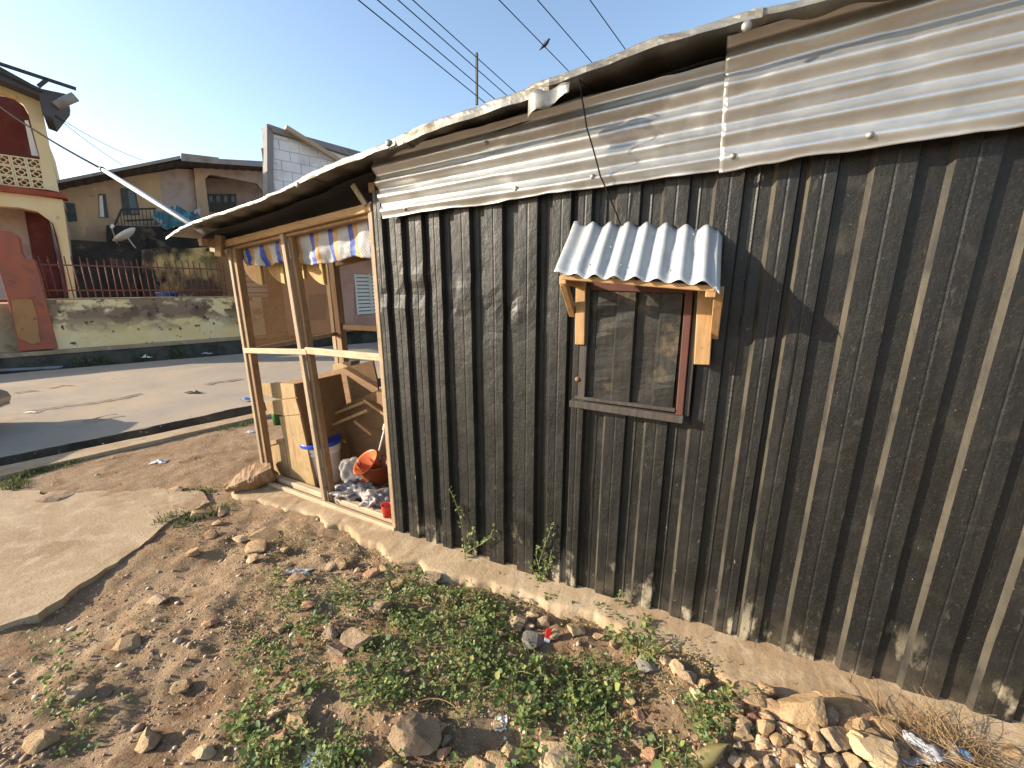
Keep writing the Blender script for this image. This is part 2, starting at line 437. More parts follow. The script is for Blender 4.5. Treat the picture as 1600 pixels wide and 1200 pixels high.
# ------------------------------------------------------------------ mesh helpers
class MB:
    def __init__(s):
        s.v, s.f = [], []

    def add(s, vs, fs):
        b = len(s.v)
        s.v.extend([tuple(map(float, q)) for q in vs])
        s.f.extend([tuple(b + i for i in f) for f in fs])
        return s

    def hexa(s, p):     # 8 corners: bottom 0-3 ring, top 4-7 ring
        return s.add(p, [(3, 2, 1, 0), (4, 5, 6, 7), (0, 1, 5, 4), (1, 2, 6, 5), (2, 3, 7, 6), (3, 0, 4, 7)])

    def box(s, lo, hi):
        (x0, y0, z0), (x1, y1, z1) = lo, hi
        return s.hexa([(x0, y0, z0), (x1, y0, z0), (x1, y1, z0), (x0, y1, z0), (x0, y0, z1), (x1, y0, z1), (x1, y1, z1), (x0, y1, z1)])

    def pbox(s, P, t0, t1, o0, o1, z0, z1):
        return s.hexa([P.w(t0, o0, z0), P.w(t1, o0, z0), P.w(t1, o1, z0), P.w(t0, o1, z0), P.w(t0, o0, z1), P.w(t1, o0, z1), P.w(t1, o1, z1), P.w(t0, o1, z1)])

    def beam(s, a, b, w, h, side=None):   # w along side, h along the third axis
        a, b = np.array(a, float), np.array(b, float)
        d = (b - a) / np.linalg.norm(b - a)
        sd = np.array(side if side is not None else (0, 0, 1), float)
        u = np.cross(d, sd)
        if np.linalg.norm(u) < 1e-6:
            u = np.cross(d, (1, 0, 0))
        u /= np.linalg.norm(u)
        v = np.cross(u, d)
        P = []
        for q in (a, b):
            for x, y in ((-1, -1), (1, -1), (1, 1), (-1, 1)):
                P.append(q + u * x * h / 2 + v * y * w / 2)
        return s.hexa(P)

    def tube(s, pts, r, n=8, cap=True):
        pts = [np.array(p, float) for p in pts]
        rr = r if isinstance(r, (list, tuple)) else [r] * len(pts)
        b = len(s.v)
        prev = None
        for i, p in enumerate(pts):
            d = pts[min(i + 1, len(pts) - 1)] - pts[max(i - 1, 0)]
            d = d / (np.linalg.norm(d) + 1e-12)
            ref = prev if prev is not None else (np.array([0, 0, 1.0]) if abs(d[2]) < 0.9 else np.array([1.0, 0, 0]))
            u = np.cross(d, ref)
            if np.linalg.norm(u) < 1e-6:
                u = np.cross(d, (0, 1, 0))
            u /= np.linalg.norm(u)
            v = np.cross(u, d)
            prev = v
            for k in range(n):
                a = 2 * math.pi * k / n
                s.v.append(tuple(p + rr[i] * (math.cos(a) * u + math.sin(a) * v)))
        for i in range(len(pts) - 1):
            for k in range(n):
                k2 = (k + 1) % n
                s.f.append((b + i * n + k, b + i * n + k2, b + (i + 1) * n + k2, b + (i + 1) * n + k))
        if cap:
            s.f.append(tuple(b + k for k in range(n))[::-1])
            s.f.append(tuple(b + (len(pts) - 1) * n + k for k in range(n)))
        return s

    def prism(s, front, back):
        n = len(front)
        b = len(s.v)
        s.v.extend([tuple(map(float, q)) for q in front] + [tuple(map(float, q)) for q in back])
        s.f.append(tuple(b + i for i in range(n)))
        s.f.append(tuple(b + n + i for i in range(n))[::-1])
        for i in range(n):
            j = (i + 1) % n
            s.f.append((b + i, b + n + i, b + n + j, b + j))
        return s

    def ppoly(s, P, px, off, thick):      # outline seen in the photo -> prism of real thickness on plane P
        fr = [P.at(x, y, off) for x, y in px]
        return s.prism(fr, [q - P.n * thick for q in fr])

    def lathe(s, prof, c, n=24, M=None):
        b = len(s.v)
        for r, z in prof:
            for k in range(n):
                a = 2 * math.pi * k / n
                q = Vector((r * math.cos(a), r * math.sin(a), z))
                if M:
                    q = M @ q
                s.v.append((q.x + c[0], q.y + c[1], q.z + c[2]))
        for i in range(len(prof) - 1):
            for k in range(n):
                k2 = (k + 1) % n
                s.f.append((b + i * n + k, b + i * n + k2, b + (i + 1) * n + k2, b + (i + 1) * n + k))
        return s

    def grid(s, G):      # G: array (nu,nv,3)
        nu, nv = G.shape[:2]
        b = len(s.v)
        s.v.extend(map(tuple, G.reshape(-1, 3).tolist()))
        for i in range(nu - 1):
            for j in range(nv - 1):
                s.f.append((b + i * nv + j, b + (i + 1) * nv + j, b + (i + 1) * nv + j + 1, b + i * nv + j + 1))
        return s

    def mesh(s, name, mat, origin, smooth=False, bevel=0.0):
        me = bpy.data.meshes.new(name)
        V = np.array(s.v) - np.array(origin)
        me.from_pydata(V.tolist(), [], s.f)
        bm = bmesh.new()
        bm.from_mesh(me)
        bmesh.ops.recalc_face_normals(bm, faces=bm.faces)
        if bevel:
            bmesh.ops.bevel(bm, geom=[e for e in bm.edges], offset=bevel, segments=1, affect='EDGES', clamp_overlap=True)
        ng = [f for f in bm.faces if len(f.verts) > 4]
        if ng:
            bmesh.ops.triangulate(bm, faces=ng)
        bm.to_mesh(me)
        bm.free()
        me.materials.append(MATS[mat])
        if smooth:
            me.polygons.foreach_set('use_smooth', [True] * len(me.polygons))
        return me

    def build(s, name, mat, parent=None, smooth=False, bevel=0.0, solid=0.0, origin=None):
        V = np.array(s.v)
        if origin is None:
            origin = (*((V.min(0) + V.max(0)) / 2)[:2], V[:, 2].min())
        me = s.mesh(name, mat, origin, smooth, bevel)
        o = link(name, me, origin, parent)
        if solid:
            md = o.modifiers.new('thick', 'SOLIDIFY')
            md.thickness = solid
            md.offset = 0
        return o


ORIG = {}


def link(name, data, origin, parent=None):
    o = bpy.data.objects.new(name, data)
    COL.objects.link(o)
    ORIG[o.name] = np.array(origin, float)
    o.location = np.array(origin) - (ORIG[parent.name] if parent else 0)
    o.parent = parent
    return o


def inst(name, me, M, parent):       # shared mesh placed by a world matrix
    o = bpy.data.objects.new(name, me)
    COL.objects.link(o)
    o.parent = parent
    p = ORIG[parent.name] if parent else np.zeros(3)
    o.matrix_local = Matrix.Translation(-Vector(p)) @ M
    ORIG[o.name] = np.array(M.translation)
    return o


def tag(o, label, cat, group=None):
    o['label'], o['category'] = label, cat
    if group:
        o['group'] = group
    return o


def struct(o, kind='structure', label=None, cat=None):
    o['kind'] = kind
    if label:
        o['label'] = label
    if cat:
        o['category'] = cat
    return o


def thing(name, origin, label, cat, group=None):
    return tag(link(name, None, origin), label, cat, group)


def frame_matrix(P, origin):        # local x along the plane, local -y to the camera, z up
    d, n = P.d, P.n
    return Matrix(((d[0], -n[0], 0, origin[0]), (d[1], -n[1], 0, origin[1]), (0, 0, 1, origin[2]), (0, 0, 0, 1)))


rnd = random.Random(7)
nrg = np.random.default_rng(5)

# ------------------------------------------------------------------ planes of the place
A = gnd(622, 828)
WALL = VPlane(A, gnd(1590, 1130))
PA = gnd(418, 755)
PORCH = VPlane(PA, A)
PL = PORCH.L
KERB = 0.30
FENCE = VPlane(gnd(75, 547, KERB), gnd(368, 526, KERB))

# ================================================================== THE SETTING
def line_pts(p, q, t0, t1):
    d = (q - p) / np.linalg.norm(q - p)
    return p + d * t0, q + d * t1


SD0, SD1 = gnd(0, 715), gnd(388, 634)        # street side of the near drain
ND0, ND1 = gnd(0, 731), gnd(388, 649)        # plot side of the near drain
LP0, LP1 = gnd(115, 719), gnd(393, 655)      # inner edge of the drain's lip
RF0, RF1 = gnd(0, 585), gnd(376, 553)        # far edge of the road
LIP = VPlane(LP0, LP1)                        # its n points to the camera


def in_wall(x, y):
    dx, dy = x - A[0], y - A[1]
    return dx * WALL.d[0] + dy * WALL.d[1], dx * WALL.n[0] + dy * WALL.n[1]


def foot_edge(s):        # outer edge of the footing, metres in front of the wall
    base = np.interp(s, [-1.75, -1.5, -1.2, -0.8, -0.3, 0.1, 0.5, 0.9, 1.3, 1.7, 2.1, 2.6, 3.2, 4.5],
                     [0.06, 0.19, 0.15, 0.11, 0.15, 0.24, 0.24, 0.18, 0.17, 0.22, 0.28, 0.24, 0.26, 0.26])
    return base + 0.03 * fbm(s * 6, s * 0 + 3.1, 0, 11, 3) + 0.006 * fbm(s * 24, s * 0 + 1.1, 0, 13, 3)


def H(x, y):
    x, y = np.asarray(x, float), np.asarray(y, float)
    s, o = in_wall(x, y)
    q = -((x - LP0[0]) * LIP.n[0] + (y - LP0[1]) * LIP.n[1])      # distance from the lip (negative = plot side)
    near = 1 / (1 + np.exp((q + 2.6) * 3))                          # rougher in the weedy foreground
    h = -0.022 + (0.010 + 0.016 * near) * fbm(x * 2.2, y * 2.2, 0, 1, 3)
    h = h + (0.004 + 0.010 * near) * fbm(x * 11, y * 11, 0, 2, 3) + (0.0015 + 0.005 * near) * fbm(x * 38, y * 38, 0, 3, 2)
    h = h + 0.055 * np.exp(-((s - 2.55) / 0.5) ** 2 - ((o - 0.42) / 0.2) ** 2)
    h = h - 0.05 * np.exp(-((x - 0.25) / 0.12) ** 2 - ((y - 1.42) / 0.12) ** 2)
    inside = np.clip((foot_edge(s) - 0.03 - o) / 0.03, 0, 1) * (s > -1.7) * (o > -3)
    h = h * (1 - inside) - 0.05 * inside
    return h


def hz(x, y):
    return float(H(np.array([x]), np.array([y]))[0])


# the big earth sheet reaches the horizon, below everything else
g = MB().add([(-900, -900, -0.72), (900, -900, -0.72), (900, 900, -0.72), (-900, 900, -0.72)], [(0, 1, 2, 3)]).build('ground', 'soil')
struct(g)

# plot in front of the camera
ts = np.concatenate([np.linspace(-30, -2.0, 12, endpoint=False), np.linspace(-2.0, 6.6, 430), np.linspace(6.7, 50, 14)])
qs = np.concatenate([np.linspace(0.0, 6.6, 330), np.linspace(6.8, 30, 14)])
T, Q = np.meshgrid(ts, qs, indexing='ij')
X = LP0[0] + LIP.d[0] * T + LIP.n[0] * Q
Y = LP0[1] + LIP.d[1] * T + LIP.n[1] * Q
G = np.stack([X, Y, H(X, Y)], -1)
struct(MB().grid(G).build('plot_ground', 'soil', smooth=True))

# near drain: lip, channel
e0, e1 = line_pts(LP0, LP1, -30, 45)
n0, n1 = line_pts(ND0, ND1, -30, 45)
s0, s1 = line_pts(SD0, SD1, -30, 45)


def strip(pa, pb, qa, qb, za, zb, n=160, jit=0.0, seed=0):
    u = np.linspace(0, 1, n)[:, None]
    a, b = pa + (pb - pa) * u, qa + (qb - qa) * u
    a[:, 2], b[:, 2] = za, zb
    if jit:
        k = np.arange(n)
        dv = (b - a) / (np.linalg.norm(b - a, axis=1)[:, None] + 1e-9)
        b = b + dv * (jit * fbm(k * 0.9, k * 0, 0, seed, 3))[:, None]
        a = a + dv * (jit * 0.5 * fbm(k * 0.7, k * 0 + 9, 0, seed + 5, 3))[:, None]
    return np.stack([a, b], 1)


lipm = MB()
lg = strip(e0, e1, n0, n1, 0.012, 0.012, 700, 0.015, 4)
lipm.grid(lg)
low = lg[:, 0].copy()
low[:, 2] = -0.15
lipm.grid(np.stack([low, lg[:, 0]], 1))
low2 = lg[:, 1].copy()
low2[:, 2] = -0.5
lipm.grid(np.stack([lg[:, 1], low2], 1))
struct(lipm.build('drain_lip', 'concrete'))
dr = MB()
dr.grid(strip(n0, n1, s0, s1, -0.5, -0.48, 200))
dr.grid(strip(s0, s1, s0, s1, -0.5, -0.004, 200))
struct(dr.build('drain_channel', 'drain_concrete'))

# road
f0, f1 = line_pts(RF0, RF1, -30, 45)
u = np.linspace(0, 1, 900)[:, None, None]
v = np.linspace(0, 1, 44)[None, :, None]
a_, b_ = (s0 + (s1 - s0) * u), (f0 + (f1 - f0) * u)
G = a_ + (b_ - a_) * v
kk = np.arange(900)
wv = 0.035 * fbm(kk * 0.35, kk * 0, 0, 21, 4)
dirv = (b_ - a_)[:, 0] / np.linalg.norm((b_ - a_)[:, 0], axis=1)[:, None]
G[:, 0] += dirv * wv[:, None]
G[:, :, 2] = 0.03 * np.sin(np.linspace(0, math.pi, 44))[None, :] + 0.006 * fbm(G[:, :, 0] * 0.9, G[:, :, 1] * 0.9, 0, 8, 3)
road = struct(MB().grid(G).build('road', 'road_dust', smooth=True))
for k, pl_ in enumerate([[(22, 615), (50, 611), (62, 612)], [(78, 608), (98, 603), (120, 604)], [(40, 644), (95, 636), (150, 629), (190, 622), (228, 614)],
                         [(318, 601), (345, 597), (384, 592)], [(130, 660), (170, 650), (186, 648)]]):
    r_ = MB()
    pts = []
    for (xa, ya), (xb, yb) in zip(pl_[:-1], pl_[1:]):
        for i in range(6):
            pts.append(gnd(xa + (xb - xa) * i / 6, ya + (yb - ya) * i / 6 + rnd.uniform(-0.7, 0.7), 0.03))
    w_ = [0.012 + 0.02 * rnd.random() for _ in pts]
    Gc = np.array([[p - LIP.n * w, p + LIP.n * w] for p, w in zip(pts, w_)])
    for i in range(len(pts)):
        for j in range(2):
            Gc[i, j, 2] = 0.038
    r_.grid(Gc).build('road_crack', 'road_crack', road)

# far kerb: ditch, dark face, pavement; the raised yard behind the fence wall
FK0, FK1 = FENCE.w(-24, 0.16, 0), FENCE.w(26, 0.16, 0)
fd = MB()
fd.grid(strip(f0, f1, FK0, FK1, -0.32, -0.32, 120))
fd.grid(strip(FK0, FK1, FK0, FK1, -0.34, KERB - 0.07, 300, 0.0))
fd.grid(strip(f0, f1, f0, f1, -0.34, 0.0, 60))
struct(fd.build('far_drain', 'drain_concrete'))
pv = MB()
pv.pbox(FENCE, -24, 26, -6, 0.19, KERB - 0.08, KERB)
struct(pv.build('pavement', 'concrete', bevel=0.01))

# concrete apron beside the porch
ap = [(-260, 800), (-120, 783), (0, 768), (62, 768), (70, 776), (115, 772), (150, 768), (205, 769), (250, 762), (262, 770), (312, 768), (330, 784), (300, 800), (262, 816), (238, 838), (205, 866), (140, 905), (60, 960), (-80, 1000), (-320, 1000)]
out = []
for i in range(len(ap)):
    (xa, ya), (xb, yb) = ap[i], ap[(i + 1) % len(ap)]
    for k in range(5):
        p = gnd(xa + (xb - xa) * k / 5, ya + (yb - ya) * k / 5)
        out.append((p[0] + rnd.uniform(-.012, .012), p[1] + rnd.uniform(-.012, .012)))
apm = MB().prism([(x, y, 0.004 + 0.004 * rnd.random()) for x, y in out], [(x, y, -0.08) for x, y in out])
struct(apm.build('concrete_apron', 'concrete'))

# footing slab under the shack
ss = np.linspace(-1.72, 4.4, 700)
rows = []
fe = foot_edge(ss)
for k, fr in enumerate([-1.0, 0.0, 0.25, 0.5, 0.7, 0.85, 0.95, 1.0, 1.04, 1.07]):
    o = (np.minimum(0.11 * fr / 0.7, fe * fr) if fr <= 0.7 else fe * fr) if fr >= 0 else -2.35 + 0 * ss
    X = A[0] + WALL.d[0] * ss + WALL.n[0] * o
    Y = A[1] + WALL.d[1] * ss + WALL.n[1] * o
    Z = np.interp(fr, [-1, 0, 0.7, 0.95, 1.0, 1.07], [0.012, 0.012, 0.008, 0.002, -0.012, -0.07]) + (0.002 * fbm(X * 22, Y * 22, 0, 31, 4) if fr >= 0 else 0)
    rows.append(np.stack([X, Y, Z + 0 * X], -1))
struct(MB().grid(np.stack(rows, 1)).build('footing_slab', 'concrete', smooth=True))

# ================================================================== THE SHACK
shack = thing('roadside_shack', WALL.w(0.8, -1.0, 0), 'low roadside shack of black ribbed metal sheets with silver tin roof and open timber porch', 'shack')

RIBS = [(.02, .069), (.125, .199), (.255, .333), (.385, .448), (.54, .626), (.715, .808), (.895, .989), (1.065, 1.148), (1.185, 1.241), (1.348, 1.44), (1.535, 1.625), (1.722, 1.812),
        (1.919, 1.985), (2.02, 2.095), (2.197, 2.305), (2.397, 2.50), (2.602, 2.712), (2.81, 2.915), (3.015, 3.12), (3.22, 3.32), (3.425, 3.52), (3.62, 3.71), (3.82, 3.91)]
RH, RS, RSL = 0.021, 0.008, 0.012


def prof(sa, sb):
    pts = [(sa, 0.0)]
    for a, b in RIBS:
        RH = 0.030 if b < 1.3 else 0.021
        for s_, o_ in ((a - RSL, 0), (a, RH), (a + 0.004, RH), ((a + b) / 2 - 0.006, RH), ((a + b) / 2, RH - 0.002), ((a + b) / 2 + 0.006, RH), (b - 0.004, RH), (b, RH), (b + RS, 0)):
            if sa < s_ < sb:
                pts.append((s_, o_))
    pts.append((sb, 0.0))
    extra = []
    for (s0_, o0_), (s1_, o1_) in zip(pts[:-1], pts[1:]):
        extra.append((s0_, o0_))
        if s1_ - s0_ > 0.05:
            m = (s0_ + s1_) / 2
            if o0_ == 0 and o1_ == 0 and m < 2.04:     # small stiffening crease in the pan
                extra += [(m - 0.006, 0.0), (m, 0.0035), (m + 0.006, 0.0)]
    return extra + [pts[-1]]


def dent(S, Z, k):
    d = 0.0035 * fbm(S * 3, Z * 1.6, k, 41, 3)
    zone = np.exp(-((Z - 1.52 - 0.05 * np.sin(S * 5)) / 0.16) ** 2) * np.clip((1.25 - S) * 3, 0, 1)
    d = d + zone * 0.007 * fbm(S * 9, Z * 9, 0, 43, 3)
    d = d + 0.006 * np.exp(-((Z - 0.25) / 0.15) ** 2) * fbm(S * 6, Z * 6, 0, 47, 2)
    return d


for k, (sa, sb, oo) in enumerate([(0.0, 0.865, 0.0), (0.845, 1.30, 0.0028), (1.27, 1.70, 0.0), (1.68, 2.06, 0.003), (2.045, 2.78, 0.0), (2.755, 3.40, 0.0028), (3.38, 4.2, 0.0)]):
    pr = np.array(prof(sa, sb))
    zt = 2.10
    zz = np.linspace(0.0, zt, 58)
    S, Z = np.meshgrid(pr[:, 0], zz, indexing='ij')
    O = pr[:, 1][:, None] + oo + dent(S, Z, k * 3.3)
    zb = 0.010 + 0.005 * vnoise(S * 14, S * 0 + k, 0, 51)
    Z2 = zb + Z * (zt - zb) / zt
    lean = 0.004 * np.sin(Z * 2 + k) * 0
    G = WALL.o + WALL.d * (S + lean)[..., None] + WALL.n * O[..., None] + np.array([0, 0, 1.0]) * Z2[..., None]
    ws = MB().grid(G).build('wall_sheet', 'black_paint', shack, solid=0.0014)
    ws.data.materials.append(MATS['sunlit_worn_flank'])
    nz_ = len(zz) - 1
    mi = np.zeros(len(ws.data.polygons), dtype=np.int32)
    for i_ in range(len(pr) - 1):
        if pr[i_, 1] == 0 and pr[i_ + 1, 1] > 0.015:      # sun-facing flank only: sunlit brightness painted in, plus dusty worn paint
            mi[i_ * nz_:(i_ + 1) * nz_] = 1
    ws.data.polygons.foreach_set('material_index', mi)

# corner trim and returns
c = MB()
c.pbox(WALL, -0.022, -0.002, -0.12, 0.02, 0.012, 2.05)
c.build('corner_strip', 'zinc_dull', shack, bevel=0.002)
bw = MB()
bw.pbox(WALL, 0.0, 4.2, -2.22, -2.2, 0.0, 2.3)
bw.pbox(WALL, 4.18, 4.2, -2.2, -0.01, 0.0, 2.4)
bw.pbox(WALL, -0.02, 0.0, -2.2, -0.13, 0.0, 2.1)
bw.build('back_wall', 'black_paint', shack)


# upper corrugated sheets: ridges run along the wall
def upper(sa, sb, zb, zt, nr, oo, seed, amp=0.0135):
    su = np.linspace(0, 1, 150)
    vv = np.linspace(0, 1, 15 * 6)
    U, V = np.meshgrid(su, vv, indexing='ij')
    S0 = np.array(sa)[0] + (np.array(sa)[1] - np.array(sa)[0]) * V
    S1 = np.array(sb)[0] + (np.array(sb)[1] - np.array(sb)[0]) * V
    S = S0 + (S1 - S0) * U
    Z = (zb[0] + (zb[1] - zb[0]) * U) * (1 - V) + (zt[0] + (zt[1] - zt[0]) * U) * V
    ph = V * nr * 2 * math.pi + 0.16 * fbm(S * 1.0, V * 1.5, 0, seed + 1, 2)
    fade = np.clip(V / 0.11, 0, 1) * 0.75 + 0.25
    O = oo + amp * fade * (1 + 0.25 * fbm(S * 2.5, V * 3, 0, seed + 2, 2)) * np.sin(ph - 1.2)
    O = O + 0.003 * fbm(S * 2.2, Z * 5, 0, seed + 3, 3) + np.exp(-(V / 0.1) ** 2) * 0.008 * fbm(S * 7, V * 4, 0, seed + 4, 2)
    dn = np.clip(fbm(S * 5, V * nr * 0.9, 0, seed + 6, 1) - 0.52, 0, 1)
    O = O - 0.018 * dn
    Z = Z + np.exp(-(V / 0.06) ** 2) * 0.006 * fbm(S * 8, S * 0, 0, seed + 5, 2) + (V > 0.99) * 0.006 * fbm(S * 5, S * 0, 0, seed + 8, 3)
    G = WALL.o + WALL.d * S[..., None] + WALL.n * O[..., None] + np.array([0, 0, 1.0]) * Z[..., None]
    return MB().grid(G)


u1 = upper((0.11, 0.055), (1.745, 1.735), (1.952, 2.016), (2.262, 2.37), 4.3, 0.060, 61).build('upper_sheet', 'zinc', shack, smooth=True, solid=0.001)
u2 = upper((1.725, 1.705), (3.9, 3.9), (2.008, 2.11), (2.432, 2.60), 5.3, 0.084, 71).build('upper_sheet', 'zinc', shack, smooth=True, solid=0.001)


def nailcap(P, s_, o_, z_, parent, r=0.009, mat='roof_tin'):
    m_ = MB()
    q = P.w(s_, o_, z_)
    R = Vector((0, 0, 1)).rotation_difference(Vector(P.n)).to_matrix().to_4x4()
    m_.lathe([(r * 1.25, -0.001), (r * 1.2, 0.002), (r * 0.9, 0.005), (r * 0.45, 0.0075), (0.0005, 0.008)], q, 10, R)
    return m_.build('nail_cap', mat, parent, smooth=True)


for s_, z_, par in ((0.27, 1.985, u1), (0.9, 2.025, u1), (1.25, 2.04, u1), (0.75, 2.23, u1), (1.765, 2.05, u2), (2.15, 2.065, u2), (2.52, 2.16, u2), (2.55, 2.09, u2)):
    nailcap(WALL, s_, 0.070 if par is u1 else 0.094, z_, par)

# roof: overlapping tin sheets with a turned-down verge on the camera's side
VS = [-1.80, -1.663, -1.52, -1.377, -1.05, -0.71, -0.371, -0.168, 0.268, 0.633, 0.997, 1.206, 1.436, 1.73, 2.106, 3.0, 4.4]
VZ = [1.885, 1.925, 1.965, 1.992, 2.03, 2.068, 2.133, 2.176, 2.236, 2.292, 2.33, 2.348, 2.383, 2.404, 2.41, 2.47, 2.56]


def roofz(s):
    return np.interp(s, VS, VZ)


def roof_sheet(sa, sb, dz, seed, lip=0.055, crump=1.0, oout=0.2, tilt=0.0):
    su = np.linspace(sa, sb, max(12, int((sb - sa) / 0.02)))
    sec = [(-2.5, 0.06), (-2.0, 0.05), (-1.5, 0.035), (-1.0, 0.025), (-0.5, 0.014), (-0.2, 0.006), (0.0, 0.003), (0.08, 0.0), (oout - 0.03, 0.0), (oout - 0.008, -0.001), (oout, -0.006), (oout + 0.002, -0.012), (oout + 0.003, -0.012 - lip * 0.5), (oout + 0.002, -0.012 - lip)]
    sec = np.array(sec)
    S, _ = np.meshgrid(su, sec[:, 0], indexing='ij')
    O = sec[:, 0][None, :] + 0 * S
    Z = roofz(S) + sec[:, 1][None, :] + dz + tilt * (S - sa)
    edge = np.clip((O - 0.0) / 0.15, 0, 1)
    Z = Z + crump * edge * 0.005 * fbm(S * 4, O * 8, 0, seed, 3) + 0.006 * np.sin(S * 2 * math.pi / 0.2) * (O < 0.12)
    O = O + crump * edge * 0.007 * fbm(S * 9, Z * 30, 0, seed + 3, 3)
    G = WALL.o + WALL.d * S[..., None] + WALL.n * O[..., None] + np.array([0, 0, 1.0]) * Z[..., None]
    o = MB().grid(G).build('roof_sheet', 'roof_tin', shack, smooth=False, solid=0.0012)
    return o


r1 = roof_sheet(-1.70, -0.30, 0.018, 81, 0.010, 0.8)
r2 = roof_sheet(-0.36, 0.34, 0.024, 82, 0.020, 0.8)
r3 = roof_sheet(0.30, 1.10, 0.030, 83, 0.032, 0.9)
r4 = roof_sheet(1.02, 1.80, 0.040, 84, 0.020, 1.2)
r5 = roof_sheet(1.74, 4.3, 0.032, 85, 0.012, 0.7)
for s_, par, dz in ((0.30, r2, 0.02), (1.06, r4, 0.0), (1.76, r5, 0.0), (-0.34, r1, 0.0)):
    nailcap(WALL, s_, 0.206, float(roofz(s_)) + dz - 0.01, par, 0.013)
# torn flap turned up at the overlap
fl = np.zeros((9, 7, 3))
for i in range(9):
    for j in range(7):
        s_ = 1.02 + 0.17 * i / 8
        z_ = roofz(s_) - 0.005 - 0.085 * j / 6 * (1 - 0.55 * i / 8) + 0.008 * math.sin(i * 1.3 + j)
        fl[i, j] = WALL.w(s_, 0.213 + 0.012 * math.sin(i * 0.9) + 0.010 * j / 6, z_)
MB().grid(fl).build('torn_flap', 'roof_tin', shack, smooth=True, solid=0.001)
# dark felt and boards under the tin
ru = MB()
su = np.linspace(-1.62, 4.25, 60)
uo = np.linspace(-2.45, 0.05, 8)
S, O = np.meshgrid(su, uo, indexing='ij')
Z = roofz(S) - 0.022 + 0.02 * -O * 0.9 + 0.012 * fbm(S * 3, O * 3, 0, 91, 2)
ru.grid(WALL.o + WALL.d * S[..., None] + WALL.n * O[..., None] + np.array([0, 0, 1.0]) * Z[..., None])
ru.build('roof_lining', 'roof_under', shack, smooth=True, solid=0.006)
for s_, ln in ((-1.50, 0.10), (-0.75, -0.10), (0.0, 0.015), (0.9, 0.01), (1.75, 0.015), (2.6, 0.015), (3.4, 0.0)):
    z_ = float(roofz(s_)) - 0.07
    MB().beam(WALL.w(s_, -2.35, z_ + 0.03), WALL.w(s_, ln, z_ - 0.005), 0.05, 0.045).build('rafter', 'old_wood', shack, bevel=0.003)

# ---- hatch window and its little awning
hatch = MB()
hp = []
H0, H1, HZ0, HZ1 = 1.255, 1.655, 1.085, 1.575
segs = [(H0, .0), (1.285, .0), (1.290, .004), (1.370, .004), (1.380, .024), (1.455, .024), (1.465, .0), (1.550, .0), (1.562, .022), (1.640, .022), (1.646, 0.0), (H1, .0)]
zz = np.linspace(HZ0, HZ1, 20)
pr = np.array(segs)
S, Z = np.meshgrid(pr[:, 0], zz, indexing='ij')
O = pr[:, 1][:, None] + 0.030 + 0.004 * fbm(S * 9, Z * 9, 0, 95, 3) + 0.006 * np.clip(fbm(S * 14, Z * 14, 0, 97, 2), 0, 1)
Z = Z + (S - H0) * -0.02
hatch.grid(WALL.o + WALL.d * S[..., None] + WALL.n * O[..., None] + np.array([0, 0, 1.0]) * Z[..., None])
hatch = hatch.build('hatch_shutter', 'hatch_paint', shack, solid=0.0014)


def wbeam(name, mat, s0_, z0_, s1_, z1_, o_, w_, th, parent, bev=0.003):
    return MB().beam(WALL.w(s0_, o_, z0_), WALL.w(s1_, o_, z1_), th, w_, WALL.n).build(name, mat, parent, bevel=bev)


wbeam('frame_board', 'dark_wood', 1.235, 1.055, 1.24, 1.60, 0.040, 0.035, 0.035, hatch)
wbeam('frame_board', 'red_wood', 1.672, 1.045, 1.664, 1.585, 0.042, 0.030, 0.035, hatch)
wbeam('frame_board', 'dark_wood', 1.700, 1.05, 1.694, 1.60, 0.036, 0.022, 0.024, hatch)
wbeam('frame_board', 'red_wood', 1.225, 1.600, 1.695, 1.585, 0.036, 0.040, 0.028, hatch)
wbeam('sill_board', 'dark_wood', 1.185, 1.052, 1.69, 1.040, 0.050, 0.034, 0.055, hatch)
wbeam('sill_board', 'dark_wood', 1.205, 1.080, 1.655, 1.074, 0.048, 0.016, 0.030, hatch)
MB().lathe([(0.012, 0), (0.012, 0.006), (0.006, 0.010), (0.0005, 0.011)], WALL.w(1.215, 0.055, 1.17), 10, Vector((0, 0, 1)).rotation_difference(Vector(WALL.n)).to_matrix().to_4x4()).build('latch', 'rust_iron', hatch, smooth=True)

AO = 0.275
aw = thing_aw = None
nu, nv = 120, 14
U, V = np.meshgrid(np.linspace(0, 1, nu), np.linspace(0, 1, nv), indexing='ij')
S = (1.165 + 0.595 * U) * (1 - V) + (1.163 + 0.607 * U) * V
Z = (1.868 - 0.050 * U) * (1 - V) + (1.648 - 0.050 * U) * V
O = 0.03 + (AO - 0.03) * V
wvv = np.sin(2 * math.pi * (U * 7.9 + 0.1))
amp = 0.011 * (1 + 0.3 * fbm(S * 5, V * 2, 0, 101, 2)) * np.clip(0.35 + 3 * U, 0.5, 1)
Z = Z + amp * wvv * 0.85 + 0.004 * fbm(S * 7, V * 3, 0, 103, 2)
O = O + amp * wvv * 0.5 + 0.006 * (V > 0.9) * vnoise(S * 12, S * 0, 0, 9)
Z = Z - 0.05 * np.clip((U - 0.975) / 0.025, 0, 1) * 0.6
G = WALL.o + WALL.d * S[..., None] + WALL.n * O[..., None] + np.array([0, 0, 1.0]) * Z[..., None]
aw = MB().grid(G).build('window_awning', 'zinc_dull', shack, smooth=True, solid=0.001)
wood_off = 0.045


def sob(name, mat, pts_a, pts_b, w_, th, side):
    return MB().beam(WALL.w(*pts_a), WALL.w(*pts_b), w_, th, side).build(name, mat, aw, bevel=0.003)


